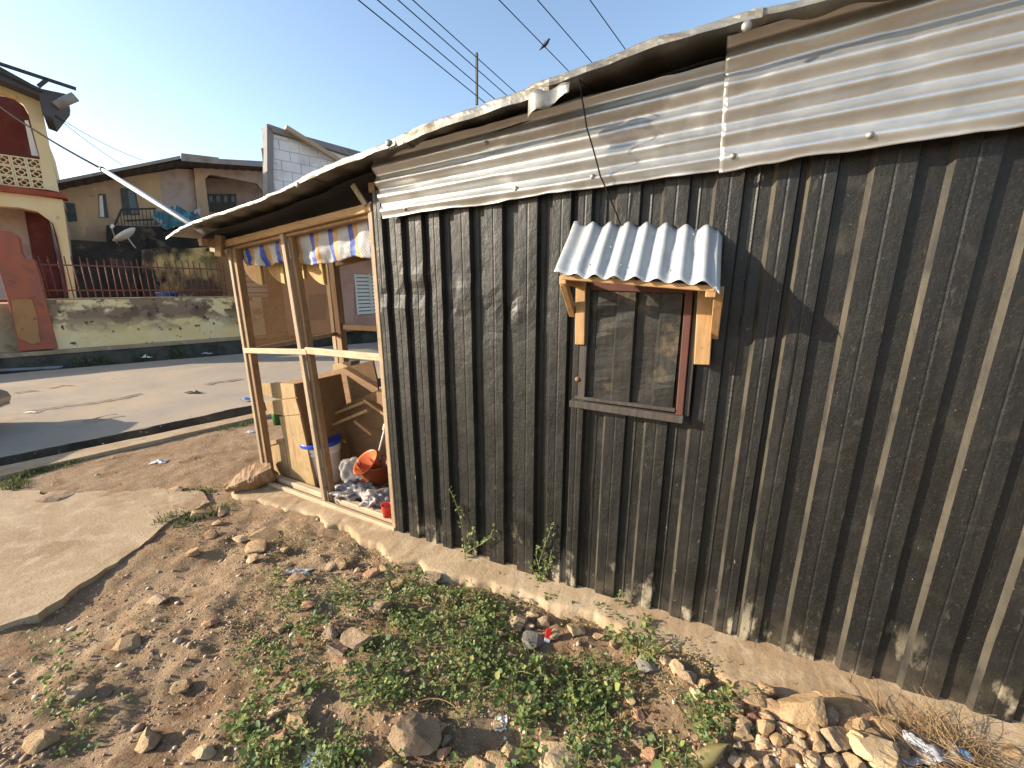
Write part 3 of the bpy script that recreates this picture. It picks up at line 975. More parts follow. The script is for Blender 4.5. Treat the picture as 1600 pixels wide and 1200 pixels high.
# front batten, side arms, wall legs, raking braces
sob('batten', 'pine_h', (1.185, AO - 0.045, 1.634), (1.755, AO - 0.045, 1.588), 0.022, 0.035, (0, 0, 1))
sob('arm', 'pine', (1.19, 0.02, 1.61), (1.19, AO - 0.03, 1.622), 0.035, 0.03, (0, 0, 1))
sob('arm', 'pine', (1.742, 0.02, 1.60), (1.742, AO - 0.03, 1.575), 0.035, 0.035, (0, 0, 1))
sob('leg', 'pine', (1.222, 0.055, 1.335), (1.216, 0.055, 1.64), 0.030, 0.045, WALL.n)
sob('leg', 'pine', (1.738, 0.060, 1.285), (1.724, 0.060, 1.60), 0.034, 0.060, WALL.n)
sob('brace', 'pine', (1.176, 0.035, 1.47), (1.180, 0.20, 1.615), 0.028, 0.035, WALL.d)
sob('brace', 'pine', (1.772, 0.035, 1.40), (1.768, 0.20, 1.585), 0.032, 0.040, WALL.d)
for s_, v_ in ((1.30, 0.85), (1.42, 0.82), (1.60, 0.86), (1.66, 0.2), (1.36, 0.5)):
    q = WALL.w(s_, 0.03 + (AO - 0.03) * v_, 1.868 - 0.05 * (s_ - 1.165) / .6 - 0.22 * v_ + 0.011)
    MB().lathe([(0.0035, -0.004), (0.0035, 0.002), (0.0005, 0.003)], q, 8).build('nail_cap', 'grey_trim', aw)

# ---- porch frame
def pbeam(name, mat, s0_, z0_, s1_, z1_, o_, w_, th, parent=shack, bev=0.004):
    return MB().beam(PORCH.w(s0_, o_, z0_), PORCH.w(s1_, o_, z1_), th, w_, PORCH.n).build(name, mat, parent, bevel=bev)


pbeam('post', 'post_pine', 0.004, 0.0, -0.004, 1.86, 0.0, 0.034, 0.05)
pbeam('post', 'old_wood', 0.042, 0.03, 0.036, 1.86, -0.012, 0.042, 0.05)
pbeam('post', 'post_pine', 0.722, 0.03, 0.612, 1.94, 0.006, 0.040, 0.028)
pbeam('post', 'old_wood', 0.760, 0.03, 0.650, 1.94, -0.030, 0.040, 0.045)
pbeam('post', 'post_pine', PL - 0.010, 0.0, PL - 0.012, 2.0, 0.002, 0.036, 0.05)
pbeam('top_beam', 'pine_h', -0.10, 1.888, PL, 2.022, 0.0, 0.046, 0.06)
pbeam('top_beam', 'old_wood', -0.09, 1.852, PL - 0.03, 1.985, -0.020, 0.022, 0.05)
pbeam('mid_rail', 'pine_pale', -0.012, 1.115, 0.735, 1.160, 0.016, 0.040, 0.022)
pbeam('mid_rail', 'pine_pale', 0.715, 1.168, PL - 0.01, 1.176, 0.013, 0.046, 0.022)
pbeam('sill', 'pine_pale', -0.01, 0.026, PL, 0.018, 0.02, 0.032, 0.03)
pbeam('sill', 'pine_pale', 0.03, 0.040, PL, 0.034, -0.045, 0.052, 0.05)
# far corner posts and rails
FC = gnd(527, 521, 1.12)             # street-side far corner, from the receding rail
LC = PORCH.w(0.02, 0, 0)
dr_ = FC - LC
dr_[2] = 0
DEP = np.linalg.norm(dr_)
FRONT = VPlane(LC, FC)
RC = FC + PORCH.d * (PL + 0.05) + np.array([0.05, 0.0, 0])


def fbeam(name, mat, a, b, w_, th, side=(0, 0, 1)):
    return MB().beam(a, b, w_, th, side).build(name, mat, shack, bevel=0.004)


def zz_(p, z):
    return np.array([p[0], p[1], z])


fbeam('post', 'post_pine', zz_(FC, 0.02), zz_(FC - PORCH.d * 0.03, 2.0), 0.07, 0.055, PORCH.n)
fbeam('post', 'old_wood', zz_(FC + PORCH.d * 0.075, 0.02), zz_(FC + PORCH.d * 0.045, 2.0), 0.07, 0.075, PORCH.n)
fbeam('mid_rail', 'post_pine', zz_(LC, 1.115), zz_(FC, 1.12), 0.035, 0.04)
fbeam('mid_rail', 'old_wood', zz_(FC, 1.19), zz_(RC, 1.20), 0.05, 0.04)
fbeam('top_beam', 'old_wood', zz_(LC, 1.83), zz_(FC, 1.93), 0.06, 0.05)
fbeam('top_beam', 'old_wood', zz_(FC, 1.80), zz_(RC, 1.98), 0.06, 0.05)
fbeam('post', 'old_wood', zz_(RC, 0.02), zz_(RC, 2.02), 0.06, 0.06, PORCH.n)
# stub timber ends at the eaves corner
fbeam('timber_end', 'post_pine', zz_(PORCH.w(-0.17, 0.05, 0), 1.855), zz_(PORCH.w(0.01, 0.03, 0), 1.835), 0.03, 0.03)
fbeam('timber_end', 'old_wood', zz_(PORCH.w(-0.05, 0.06, 0), 1.80), zz_(PORCH.w(-0.03, 0.05, 0), 1.95), 0.05, 0.05)
fbeam('timber_end', 'post_pine', zz_(PORCH.w(PL - 0.1, 0.05, 0), 2.14), zz_(PORCH.w(PL - 0.03, 0.03, 0), 2.03), 0.03, 0.02)
# netting in the street-side opening
ng = np.zeros((14, 14, 3))
for i in range(14):
    for j in range(14):
        t_ = DEP * i / 13
        ng[i, j] = FRONT.w(t_, 0.02 * math.sin(i * 0.8) * math.sin(j * 0.7), 1.13 + (0.70 + 0.09 * i / 13) * j / 13)
MB().grid(ng).build('net_screen', 'brown_net', shack, smooth=True)

# striped tarp hung along the porch top
ax = float(PORCH.o @ PORCH.d)
PROT = -math.atan2(PORCH.d[1], PORCH.d[0])
striped('tarp_stripes', PROT, 0.178, [(0.0, (0.40, 0.40, 0.40)), (0.50, (0.03, 0.075, 0.40)), (0.74, (0.46, 0.25, 0.085))], ax + 0.655 + 0.048)


def tarp(s0_, s1_, ztop, zbot, seed, name='striped_tarp'):
    n1_, n2_ = 70, 22
    U, V = np.meshgrid(np.linspace(0, 1, n1_), np.linspace(0, 1, n2_), indexing='ij')
    S = s0_ + (s1_ - s0_) * U
    zt = ztop[0] + (ztop[1] - ztop[0]) * U
    zb_ = zbot[0] + (zbot[1] - zbot[0]) * U + 0.012 * fbm(U * 4 * (s1_ - s0_) * 2, U * 0, 0, seed, 3)
    Z = zt + (zb_ - zt) * V
    O = -0.05 + 0.014 * V * np.sin(S * 30 + 2 * V) + 0.014 * fbm(S * 9, V * 2.2, 0, seed + 1, 3) * (0.3 + V) - 0.03 * np.clip(V - 0.8, 0, 1)
    S = S + 0.010 * fbm(S * 6, V * 3, 0, seed + 2, 2) * V
    G = PORCH.o + PORCH.d * S[..., None] + PORCH.n * O[..., None] + np.array([0, 0, 1.0]) * Z[..., None]
    return MB().grid(G).build(name, 'tarp_stripes', None, smooth=True, solid=0.001)


tag(tarp(0.05, 0.60, (1.86, 1.92), (1.735, 1.745), 111), 'crumpled blue, orange and white striped tarp strip in the narrower porch bay', 'tarp', 'striped tarp strips hung in the porch')
tag(tarp(0.66, PL - 0.03, (1.93, 1.99), (1.735, 1.772), 121), 'smoother blue, orange and white striped tarp strip beside the black metal corner', 'tarp', 'striped tarp strips hung in the porch')

# half-round straw pieces hanging below the tarp
for k, (px_, py_, w_, h_) in enumerate([(395, 408, 0.23, 0.19), (430, 402, 0.21, 0.20), (470, 400, 0.085, 0.17), (491, 396, 0.20, 0.22)]):
    s_, z_ = PORCH.sc(px_, py_, -0.16)
    z_ = z_ + 0.01
    m_ = MB()
    pts = []
    for i in range(15):
        a_ = math.pi / 2 * i / 14
        pts.append((-w_ / 2 + w_ * (1 - math.cos(a_)) * 0.98, -h_ * math.sin(a_) ** 0.8))
    pts.append((w_ / 2, -h_))
    pts.append((w_ / 2, 0.0))
    fr = [PORCH.w(s_ + x, -0.16 + 0.05 * (x / w_) ** 2, z_ + zz1) for x, zz1 in pts]
    bk = [q - PORCH.n * 0.014 for q in fr]
    m_.prism(fr, bk)
    fan = m_.build('straw_fan', 'straw')
    e_ = MB().beam(PORCH.w(s_ + w_ * 0.44, -0.142, z_ - 0.01), PORCH.w(s_ + w_ * 0.44, -0.142, z_ - h_ * 0.97), 0.014, w_ * 0.18, PORCH.n)
    e_.build('bound_edge', 'straw_edge', fan)
    tb = MB().tube([PORCH.w(s_, -0.16, z_ - 0.01), PORCH.w(s_, -0.16, z_ + 0.12)], 0.003, 5)
    tb.build('string', 'dry_stem', fan)
    tag(fan, ['tan half-round straw fan hanging beside the porch corner post under the tarp', 'tan half-round straw fan hanging between corner post and leaning middle post',
              'narrow straw fan half hidden behind the leaning middle porch post', 'tan half-round straw fan hanging beside the inner timber post, with bright yellow edge'][k], 'straw fan', 'straw fans hanging in the porch')

# ================================================================== THINGS INSIDE THE PORCH
def blob(name, mat, c, rad, seed, amp=0.25, fr=2.2, sub=4, flat=0.0, parent=None, smooth=True):
    bm = bmesh.new()
    bmesh.ops.create_icosphere(bm, subdivisions=sub, radius=1)
    V = np.array([v.co[:] for v in bm.verts])
    n = fbm(V[:, 0] * fr + seed, V[:, 1] * fr, V[:, 2] * fr, seed, 3)
    V = V * (1 + amp * n)[:, None]
    V[:, 2] = np.maximum(V[:, 2], -0.55 + flat)
    V = V * np.array(rad) + np.array(c)
    m_ = MB()
    m_.v = [tuple(q) for q in V]
    m_.f = [tuple(v.index for v in f.verts) for f in bm.faces]
    bm.free()
    return m_.build(name, mat, parent, smooth=smooth)


ct = thing('wooden_counter', PORCH.w(0.4, -0.3, 0.012), 'broken wooden counter of pale boards and brown plywood inside the porch', 'counter')
for mt, px in (('crate_wood', [(408, 600), (428, 598), (459, 600), (462, 621), (440, 624), (410, 619)]),
               ('crate_wood', [(413, 627), (440, 625), (462, 623), (469, 647), (445, 650), (418, 645)]),
               ('crate_wood', [(436, 651), (469, 649), (481, 705), (495, 771), (455, 756), (447, 705)]),
               ('crate_wood', [(417, 692), (443, 689), (448, 715), (454, 755), (424, 750), (420, 715)])):
    MB().ppoly(PORCH, px, -0.085 - 0.004 * rnd.random(), 0.02).build('front_board', mt, ct, bevel=0.002)
MB().ppoly(PORCH, [(416, 690), (442, 685), (443, 690), (417, 697)], -0.078, 0.012).build('rail', 'crate_wood', ct)
sa_ = [PORCH.at(462, 600, -0.11), PORCH.at(497, 771, -0.11)]
MB().prism([sa_[0], sa_[1], sa_[1] - PORCH.n * 0.42, sa_[0] - PORCH.n * 0.42], [q - PORCH.d * 0.018 for q in (sa_[0], sa_[1], sa_[1] - PORCH.n * 0.42, sa_[0] - PORCH.n * 0.42)]).build('side_board', 'ply', ct)
MB().ppoly(PORCH, [(424, 600), (470, 592), (582, 563), (590, 600), (596, 735), (470, 720), (440, 660)], -0.56, 0.016).build('back_board', 'ply', ct)
MB().ppoly(PORCH, [(500, 655), (540, 632), (612, 600), (622, 655), (622, 760), (510, 745)], -0.48, 0.014).build('back_board', 'ply', ct)
MB().ppoly(PORCH, [(520, 569), (548, 565), (548, 580), (520, 583)], -0.62, 0.1).build('block', 'crate_wood', ct)
for (xa, ya), (xb, yb), o_ in (((498, 656), (572, 627), -0.40), ((505, 670), (574, 641), -0.36), ((554, 658), (581, 679), -0.38), ((569, 626), (608, 652), -0.42), ((515, 690), (545, 712), -0.42), ((520, 682), (540, 690), -0.36)):
    MB().beam(PORCH.at(xa, ya, o_), PORCH.at(xb, yb, o_ - 0.02), 0.014, 0.022, PORCH.n).build('slat', 'pine', ct)
gq = PORCH.at(437, 672, -0.16)
gs = MB().lathe([(0.0005, 0), (0.04, 0), (0.044, 0.10), (0.02, 0.14), (0.0005, 0.14)], (gq[0], gq[1], 0.47), 16)
tag(gs.build('plastic_jar', 'green_plastic', smooth=True), 'green plastic jar behind the counter boards', 'jar')

# bucket with blue lid
sb_, _z = PORCH.sc(510, 770, -0.24)
bp_ = PORCH.w(sb_, -0.24, 0.014)
bk = thing('paint_bucket', bp_, 'white plastic paint bucket with a blue lid behind the leaning porch post', 'bucket')
MB().lathe([(0.0005, 0), (0.122, 0), (0.128, 0.01), (0.142, 0.27), (0.150, 0.275), (0.150, 0.285), (0.143, 0.29), (0.144, 0.305), (0.151, 0.31), (0.151, 0.32), (0.146, 0.325), (0.147, 0.36)], bp_, 32).build('body', 'white_plastic', bk, smooth=True)
MB().lathe([(0.158, 0.338), (0.159, 0.362), (0.154, 0.372), (0.142, 0.372), (0.138, 0.362), (0.0005, 0.360)], bp_, 32).build('lid', 'blue_lid', bk, smooth=True)
for zz0, hh in ((0.15, 0.020), (0.12, 0.010), (0.10, 0.006)):      # faded print
    m_ = MB()
    G = np.zeros((8, 2, 3))
    for i in range(8):
        a_ = math.atan2(-bp_[1], -bp_[0]) - 0.32 + 0.42 * i / 7
        for j in range(2):
            r_ = 0.1285 + 0.0535 * (zz0 + hh * j) * 0.97 + 0.0012
            G[i, j] = (bp_[0] + r_ * math.cos(a_), bp_[1] + r_ * math.sin(a_), bp_[2] + zz0 + hh * j)
    m_.grid(G).build('print', 'blue_plastic', bk)

# heap of plastic bags, basins, brush, cup
hq = PORCH.at(556, 775, -0.13)
tag(blob('plastic_bag', 'bag_plastic', (hq[0], hq[1], 0.075), (0.17, 0.09, 0.085), 3, 0.33, 3.6), 'crumpled whitish plastic bag on the porch floor by the sill', 'bag', 'plastic bags on the porch floor')
hq2 = PORCH.at(592, 768, -0.13)
tag(blob('plastic_bag', 'bag_plastic', (hq2[0], hq2[1], 0.075), (0.12, 0.08, 0.085), 8, 0.36, 3.6), 'crumpled grey plastic bag in front of the brown basin', 'bag', 'plastic bags on the porch floor')
hq3 = PORCH.at(548, 745, -0.2)
tag(blob('plastic_sack', 'clear_plastic', (hq3[0], hq3[1], 0.19), (0.085, 0.04, 0.12), 12, 0.3, 1.8), 'upright clear plastic sack between bucket and basins', 'sack')
sbn, zbn = PORCH.sc(588, 752, -0.30)
bq = PORCH.w(sbn, -0.30, zbn)
brick_q = MB().box((bq[0] - 0.09, bq[1] - 0.09, 0.014), (bq[0] + 0.09, bq[1] + 0.09, zbn - 0.001))
tag(brick_q.build('carton', 'ply', bevel=0.004), 'brown carton hidden under the brown basin in the porch', 'carton')
tag(MB().lathe([(0.0005, 0), (0.085, 0), (0.09, 0.01), (0.125, 0.15), (0.135, 0.155), (0.134, 0.163), (0.122, 0.158), (0.086, 0.014), (0.0005, 0.012)], bq, 30).build('basin', 'brown_plastic', smooth=True),
    'large brown plastic basin holding the orange bowl in the porch', 'basin')
Rm = Matrix.Rotation(math.radians(38), 4, Vector(PORCH.d)) @ Matrix.Rotation(math.radians(14), 4, Vector(PORCH.n))
bq2 = bq + np.array([0, 0, 0.10]) - PORCH.d * 0.005
tag(MB().lathe([(0.0005, 0), (0.055, 0), (0.06, 0.008), (0.105, 0.10), (0.115, 0.104), (0.114, 0.112), (0.101, 0.106), (0.055, 0.012), (0.0005, 0.011)], bq2, 30, Rm).build('bowl', 'orange_plastic', smooth=True),
    'bright orange plastic bowl tilted inside the brown basin', 'bowl')
br = thing('brush', PORCH.at(593, 705, -0.33), 'long-handled brush with a pale handle standing in the orange bowl', 'brush')
MB().tube([PORCH.at(592, 706, -0.34), PORCH.at(600, 675, -0.36), PORCH.at(607, 646, -0.38)], 0.008, 8).build('handle', 'white_plastic', br, smooth=True)
MB().tube([PORCH.at(600.5, 672, -0.36), PORCH.at(602.5, 663, -0.365)], 0.016, 8).build('collar', 'white_plastic', br, smooth=True)
MB().tube([PORCH.at(592, 706, -0.34), PORCH.at(590, 716, -0.33)], [0.012, 0.03], 8).build('bristles', 'dry_stem', br)
cq = PORCH.at(606, 806, -0.02)
tag(MB().lathe([(0.0005, 0), (0.030, 0), (0.040, 0.085), (0.042, 0.088), (0.037, 0.085), (0.028, 0.006), (0.0005, 0.006)], (cq[0], cq[1], 0.062), 20).build('cup', 'red_plastic', smooth=True),
    'bright red plastic cup on the porch sill beside the black corner', 'cup')

# ================================================================== ACROSS THE STREET
ZT = FENCE.sc(200, 467)[1]                 # top of the fence wall
t_l, t_r = FENCE.sc(72, 500)[0], FENCE.sc(372, 500)[0]
bwl = thing('boundary_wall', FENCE.w(2, -0.1, KERB), 'low ochre boundary wall with peeling, stained plaster under the red railing', 'wall')
wg = MB()
n1_, n2_ = 90, 18
U, V = np.meshgrid(np.linspace(t_l, t_r + 0.6, n1_), np.linspace(KERB, ZT, n2_), indexing='ij')
O = 0.012 * np.clip(fbm(U * 2.4, V * 3.0, 0, 131, 4), -0.3, 0.4)
wg.grid(FENCE.o + FENCE.d * U[..., None] + FENCE.n * O[..., None] + np.array([0, 0, 1.0]) * V[..., None])
wg.build('plaster_face', 'ochre_wall', bwl, smooth=True)
MB().pbox(FENCE, t_l, t_r + 0.6, -0.2, -0.008, KERB, ZT - 0.003).build('wall_core', 'ochre_wall', bwl)
MB().pbox(FENCE, t_l, t_r + 0.6, -0.22, 0.015, ZT - 0.002, ZT + 0.03).build('coping', 'concrete', bwl, bevel=0.008)

fz = thing('railing', FENCE.w(2, -0.1, ZT + 0.03), 'red-brown iron railing of upright bars on the ochre boundary wall', 'railing')
z1, z2, z3 = FENCE.sc(200, 453)[1], FENCE.sc(200, 416)[1], FENCE.sc(200, 404)[1]
tb0, tb1 = FENCE.sc(58, 440)[0], FENCE.sc(352, 440)[0]
bar = MB().tube([(0, 0, 0), (0, 0, 1)], 0.0115, 6).mesh('bar', 'iron_red', (0, 0, 0), True)
nb = 29
for i in range(nb):
    t_ = tb0 + (tb1 - tb0) * i / (nb - 1)
    q = FENCE.w(t_, -0.10, ZT + 0.03)
    M_ = Matrix.Translation(q) @ Matrix.Rotation(rnd.uniform(-.03, .03), 4, Vector(FENCE.n)) @ Matrix.Diagonal((1, 1, z3 - ZT - 0.03 + rnd.uniform(-.05, .02), 1))
    inst('bar', bar, M_, fz)
for z_ in (z1, z2):
    MB().beam(FENCE.w(tb0 - 0.1, -0.10, z_), FENCE.w(tb1 + 0.05, -0.10, z_ - 0.02), 0.028, 0.016).build('rail', 'iron_red', fz)

# gate pillar and steps
gp = thing('gate_pillar', FENCE.at(60, 547), 'stepped red gate pillar with a faded orange panel at the end of the boundary wall', 'pillar')
MB().ppoly(FENCE, [(-25, 352), (0, 360), (18, 362), (28, 370), (33, 395), (39, 404), (53, 405), (60, 425), (74, 480), (91, 545), (30, 549), (20, 500), (3, 440), (-15, 380)], 0.06, 0.42).build('pillar_body', 'red_pillar', gp, bevel=0.01)
MB().ppoly(FENCE, [(17, 468), (50, 468), (58, 495), (63, 535), (50, 538), (28, 528), (22, 500)], 0.075, 0.02).build('faded_panel', 'faded_panel', gp)
st = thing('front_steps', FENCE.at(-10, 510), 'red-edged concrete steps beside the gate pillar', 'steps')
tsx0, tsx1 = FENCE.sc(-230, 500, -0.3)[0], FENCE.sc(22, 500, -0.3)[0]
for k in range(5):
    MB().pbox(FENCE, tsx0, tsx1, -2.0, -0.30 - 0.3 * k, KERB + (ZT - KERB) / 5 * k + 0.001, KERB + (ZT - KERB) / 5 * (k + 1)).build('step', 'red_oxide', st, bevel=0.012)

yd = MB().pbox(FENCE, -16, 16, -14, -0.21, -0.4, ZT - 0.06)
struct(yd.build('yard', 'concrete'))

# planks bridging the far drain
for k, (ya, yb) in enumerate([((568, 574), (561, 566)), ((576, 581), (570, 574))]):
    m_ = MB()
    qa = gnd(-140, ya[0] + 8, 0.06)
    qb = gnd(94, yb[0] + 2, 0.06)
    m_.beam(qa + np.array([0, 0, -0.02 * k]), qb + np.array([0, 0, -0.02 * k]), 0.03, 0.16)
    tag(m_.build('plank', 'grey_trim', bevel=0.005), 'weathered grey plank lying over the drain below the gate pillar', 'plank', 'planks over the far drain')

# ---- two-storey cream house at the left
B1O = -2.0
h1 = thing('cream_house', FENCE.w(FENCE.sc(60, 440, B1O)[0], B1O, ZT - 0.06), 'two-storey cream house with arched verandas, vent-block balustrade and broken dark eaves', 'house')
MB().ppoly(FENCE, [(-220, 52), (60, 147), (92, 300), (68, 295), (62, 246), (44, 177), (35, 161), (21, 150), (0, 144), (-30, 142), (-62, 150), (-84, 168), (-88, 284), (-220, 262)], B1O, 0.25).build('upper_wall', 'cream_house', h1)
MB().ppoly(FENCE, [(-220, 258), (0, 297), (98, 312), (120, 468), (105, 468), (94, 400), (85, 364), (76, 343), (58, 330), (30, 324), (0, 322), (-220, 312)], B1O, 0.25).build('lower_wall', 'cream_house', h1)
MB().ppoly(FENCE, [(76, 344), (82, 352), (92, 392), (104, 466), (108, 468), (100, 420), (90, 372), (83, 350)], B1O + 0.03, 0.29).build('arch_edge', 'maroon', h1)
MB().ppoly(FENCE, [(-220, 246), (0, 288), (103, 303), (105, 310), (0, 298), (-220, 257)], B1O + 0.14, 0.5).build('floor_band', 'red_oxide', h1)
MB().ppoly(FENCE, [(-90, 224), (0, 235), (64, 245), (64, 249), (0, 240), (-90, 228)], B1O - 0.02, 0.16).build('balustrade_cap', 'maroon', h1)
tA, zA = FENCE.sc(53, 256, B1O - 0.05)
tB, zB = FENCE.sc(29, 252, B1O - 0.05)
tC, zC = FENCE.sc(56, 272, B1O - 0.05)
pt, pz = tA - tB, zA - zC
vb = MB()
e = 0.5
for lo, hi in (((-e, -e), (e, -e + 0.12)), ((-e, e - 0.12), (e, e)), ((-e, -e + 0.12), (-e + 0.12, e - 0.12)), ((e - 0.12, -e + 0.12), (e, e - 0.12)),
               ((-0.06, -e + 0.12), (0.06, -0.22)), ((-0.06, 0.22), (0.06, e - 0.12)), ((-e + 0.12, -0.06), (-0.22, 0.06)), ((0.22, -0.06), (e - 0.12, 0.06))):
    vb.box((lo[0], -0.35, lo[1]), (hi[0], 0.35, hi[1]))
for k in range(8):
    a0, a1 = math.pi / 4 * k, math.pi / 4 * (k + 1)
    p = [(r * math.cos(a), y, r * math.sin(a)) for y in (-0.3, 0.3) for r, a in ((0.2, a0), (0.29, a0), (0.29, a1), (0.2, a1))]
    vb.hexa(p)
vbm = vb.mesh('vent_block', 'cream_house', (0, 0, 0))
for c_ in range(6):
    for r_ in range(3):
        q = FENCE.w(tA - c_ * pt, B1O - 0.08, zA - r_ * pz)
        inst('vent_block', vbm, frame_matrix(FENCE, q) @ Matrix.Diagonal((pt * 0.98, 0.2, pz * 0.98, 1)), h1)
tl, tr = FENCE.sc(-230, 300, B1O)[0], FENCE.sc(100, 300, B1O)[0]
zf = FENCE.sc(60, 300, B1O)[1]
zr = FENCE.sc(58, 147, B1O)[1]
MB().pbox(FENCE, tl, tr - 0.30, B1O - 1.6, B1O - 1.45, zf, zr + 0.2).build('veranda_wall', 'maroon', h1)
MB().pbox(FENCE, tl, tr - 0.1, B1O - 1.8, B1O - 1.6, ZT - 0.06, zf - 0.2).build('veranda_wall', 'grey_render', h1)
MB().ppoly(FENCE, [(38, 330), (74, 336), (100, 470), (62, 470)], B1O - 1.1, 0.3).build('veranda_wall', 'maroon', h1)
MB().pbox(FENCE, tl, tr - 0.06, B1O - 1.6, B1O - 0.26, zf - 0.2, zf - 0.02).build('veranda_floor', 'grey_render', h1)
MB().ppoly(FENCE, [(38, 188), (44, 188), (60, 244), (50, 246)], B1O - 0.5, 0.05).build('curtain', 'curtain_white', h1)
MB().pbox(FENCE, tl, tr - 0.2, B1O - 7, B1O - 1.85, ZT - 0.06, zr).build('house_body', 'cream_house', h1)
rf = MB().ppoly(FENCE, [(-230, 18), (0, 104), (62, 138), (105, 147), (104, 156), (82, 184), (67, 178), (61, 149), (0, 124), (-230, 44)], B1O + 0.45, 1.2).build('roof', 'soffit', h1)
MB().tube([FENCE.at(88, 166, B1O + 0.46), FENCE.at(101, 158, B1O + 0.48), FENCE.at(118, 151, B1O + 0.5)], 0.09, 10).build('gutter_end', 'fascia_grey', rf, smooth=True)
for (xa, ya), (xb, yb) in (((-60, 80), (119, 139)), ((-40, 92), (66, 142)), ((60, 135), (74, 124))):
    MB().beam(FENCE.at(xa, ya, B1O + 0.52), FENCE.at(xb, yb, B1O + 0.52), 0.06, 0.06).build('roof_batten', 'dark_wood', rf)

# ---- brown house in the middle
B2O, B2R = -4.0, -3.0
h2 = thing('brown_house', FENCE.w(FENCE.sc(250, 440, B2O)[0], B2O, ZT - 0.06), 'mud-brown upper-storey house under a low rusty tin roof with grey fascia', 'house')
R0, R1, R2 = FENCE.sc(70, 290, B2R), FENCE.sc(283, 250, B2R), FENCE.sc(470, 262, B2R)


def h2wall(name, mat, ta, tb, off, th, zbot=ZT - 0.06, dz=0.03):
    tops = [t for t in (ta, R1[0], tb) if ta <= t <= tb]
    tops = sorted(set(tops))
    rz = lambda t: np.interp(t, [R0[0], R1[0], R2[0]], [R0[1], R1[1], R2[1]]) - dz
    pts = [(ta, zbot), (tb, zbot)] + [(t, rz(t)) for t in reversed(tops)]
    fr = [FENCE.w(t, off, z) for t, z in pts]
    return MB().prism(fr, [q - FENCE.n * th for q in fr]).build(name, mat, h2)


tw0, tw1 = FENCE.sc(60, 330, B2O)[0], FENCE.sc(258, 330, B2O)[0]
tw2, tw3 = FENCE.sc(316, 330, B2O)[0], FENCE.sc(480, 330, B2O)[0]
h2wall('front_wall', 'mud_house', tw0, tw1, B2O, 0.25)
h2wall('side_wall', 'grey_render', tw1 + 0.003, tw2, B2O - 0.06, 0.25)
h2wall('recess_wall', 'grey_render', tw2 + 0.003, tw3, B2O - 1.3, 0.25)
MB().ppoly(FENCE, [(303, 262), (318, 264), (328, 338), (333, 400), (316, 400), (309, 335)], B2O + 0.12, 0.28).build('pillar', 'mud_house', h2)
MB().ppoly(FENCE, [(306, 258), (420, 264), (470, 268), (470, 330), (440, 330), (413, 302), (402, 287), (360, 278), (328, 272), (318, 282), (307, 283)], B2O + 0.05, 0.2).build('arch_beam', 'grey_render', h2)
for name, mat, px, off in (('window', 'shutter_teal', [(154, 303), (165, 303), (170, 340), (155, 340)], 0.02), ('shutter', 'shutter_teal', [(101, 316), (117, 318), (121, 345), (107, 346)], 0.05),
                           ('door', 'shutter_teal', [(188, 294), (211, 294), (219, 336), (192, 336)], 0.02)):
    w_ = MB().ppoly(FENCE, px, B2O + off, 0.05).build(name, mat, h2)
    if name == 'window':
        MB().ppoly(FENCE, [(155, 306), (160, 305), (163, 339), (156, 339)], B2O + off + 0.012, 0.01).build('curtain', 'curtain_white', w_)
    if name == 'door':
        MB().ppoly(FENCE, [(199, 297), (209, 297), (216, 334), (204, 334)], B2O + off + 0.015, 0.012).build('panel', 'dark_glass', w_)
for k in range(4):
    x_ = 324 + k * 11.5
    w_ = MB().ppoly(FENCE, [(x_, 303), (x_ + 10.5, 303), (x_ + 11.5, 331), (x_ + 1, 331)], B2O - 1.27, 0.05).build('window_leaf', 'shutter_teal', h2)
    MB().ppoly(FENCE, [(x_ + 2.5, 306), (x_ + 8, 306), (x_ + 8.5, 316), (x_ + 3, 316)], B2O - 1.255, 0.01).build('pane', 'dark_glass', w_)
tq = np.linspace(R0[0], R2[0], 80)
oq = np.linspace(-9.5, B2R, 12)
Tq, Oq = np.meshgrid(tq, oq, indexing='ij')
Zq = np.interp(Tq, [R0[0], R1[0], R2[0]], [R0[1], R1[1], R2[1]]) + 0.05 + 0.012 * np.sin(Tq * 2 * math.pi / 0.25) + 0.02 * (B2R - Oq) * 0
rf2 = MB().grid(FENCE.o + FENCE.d * Tq[..., None] + FENCE.n * Oq[..., None] + np.array([0, 0, 1.0]) * Zq[..., None]).build('roof', 'rust_roof', h2, smooth=True, solid=0.01)
MB().grid(FENCE.o + FENCE.d * Tq[..., None] + FENCE.n * (Oq - 0.05)[..., None] + np.array([0, 0, 1.0]) * (Zq - 0.05)[..., None]).build('soffit', 'soffit', rf2)
MB().ppoly(FENCE, [(72, 285), (282, 243), (282, 248), (72, 290)], B2R + 0.03, 0.03).build('fascia', 'fascia_grey', rf2)
MB().ppoly(FENCE, [(283, 239), (342, 246), (342, 256), (283, 251)], B2R + 0.04, 0.03).build('fascia', 'fascia_grey', rf2)
MB().ppoly(FENCE, [(342, 248), (470, 255), (470, 264), (342, 256)], B2R + 0.03, 0.03).build('fascia', 'grey_trim', rf2)

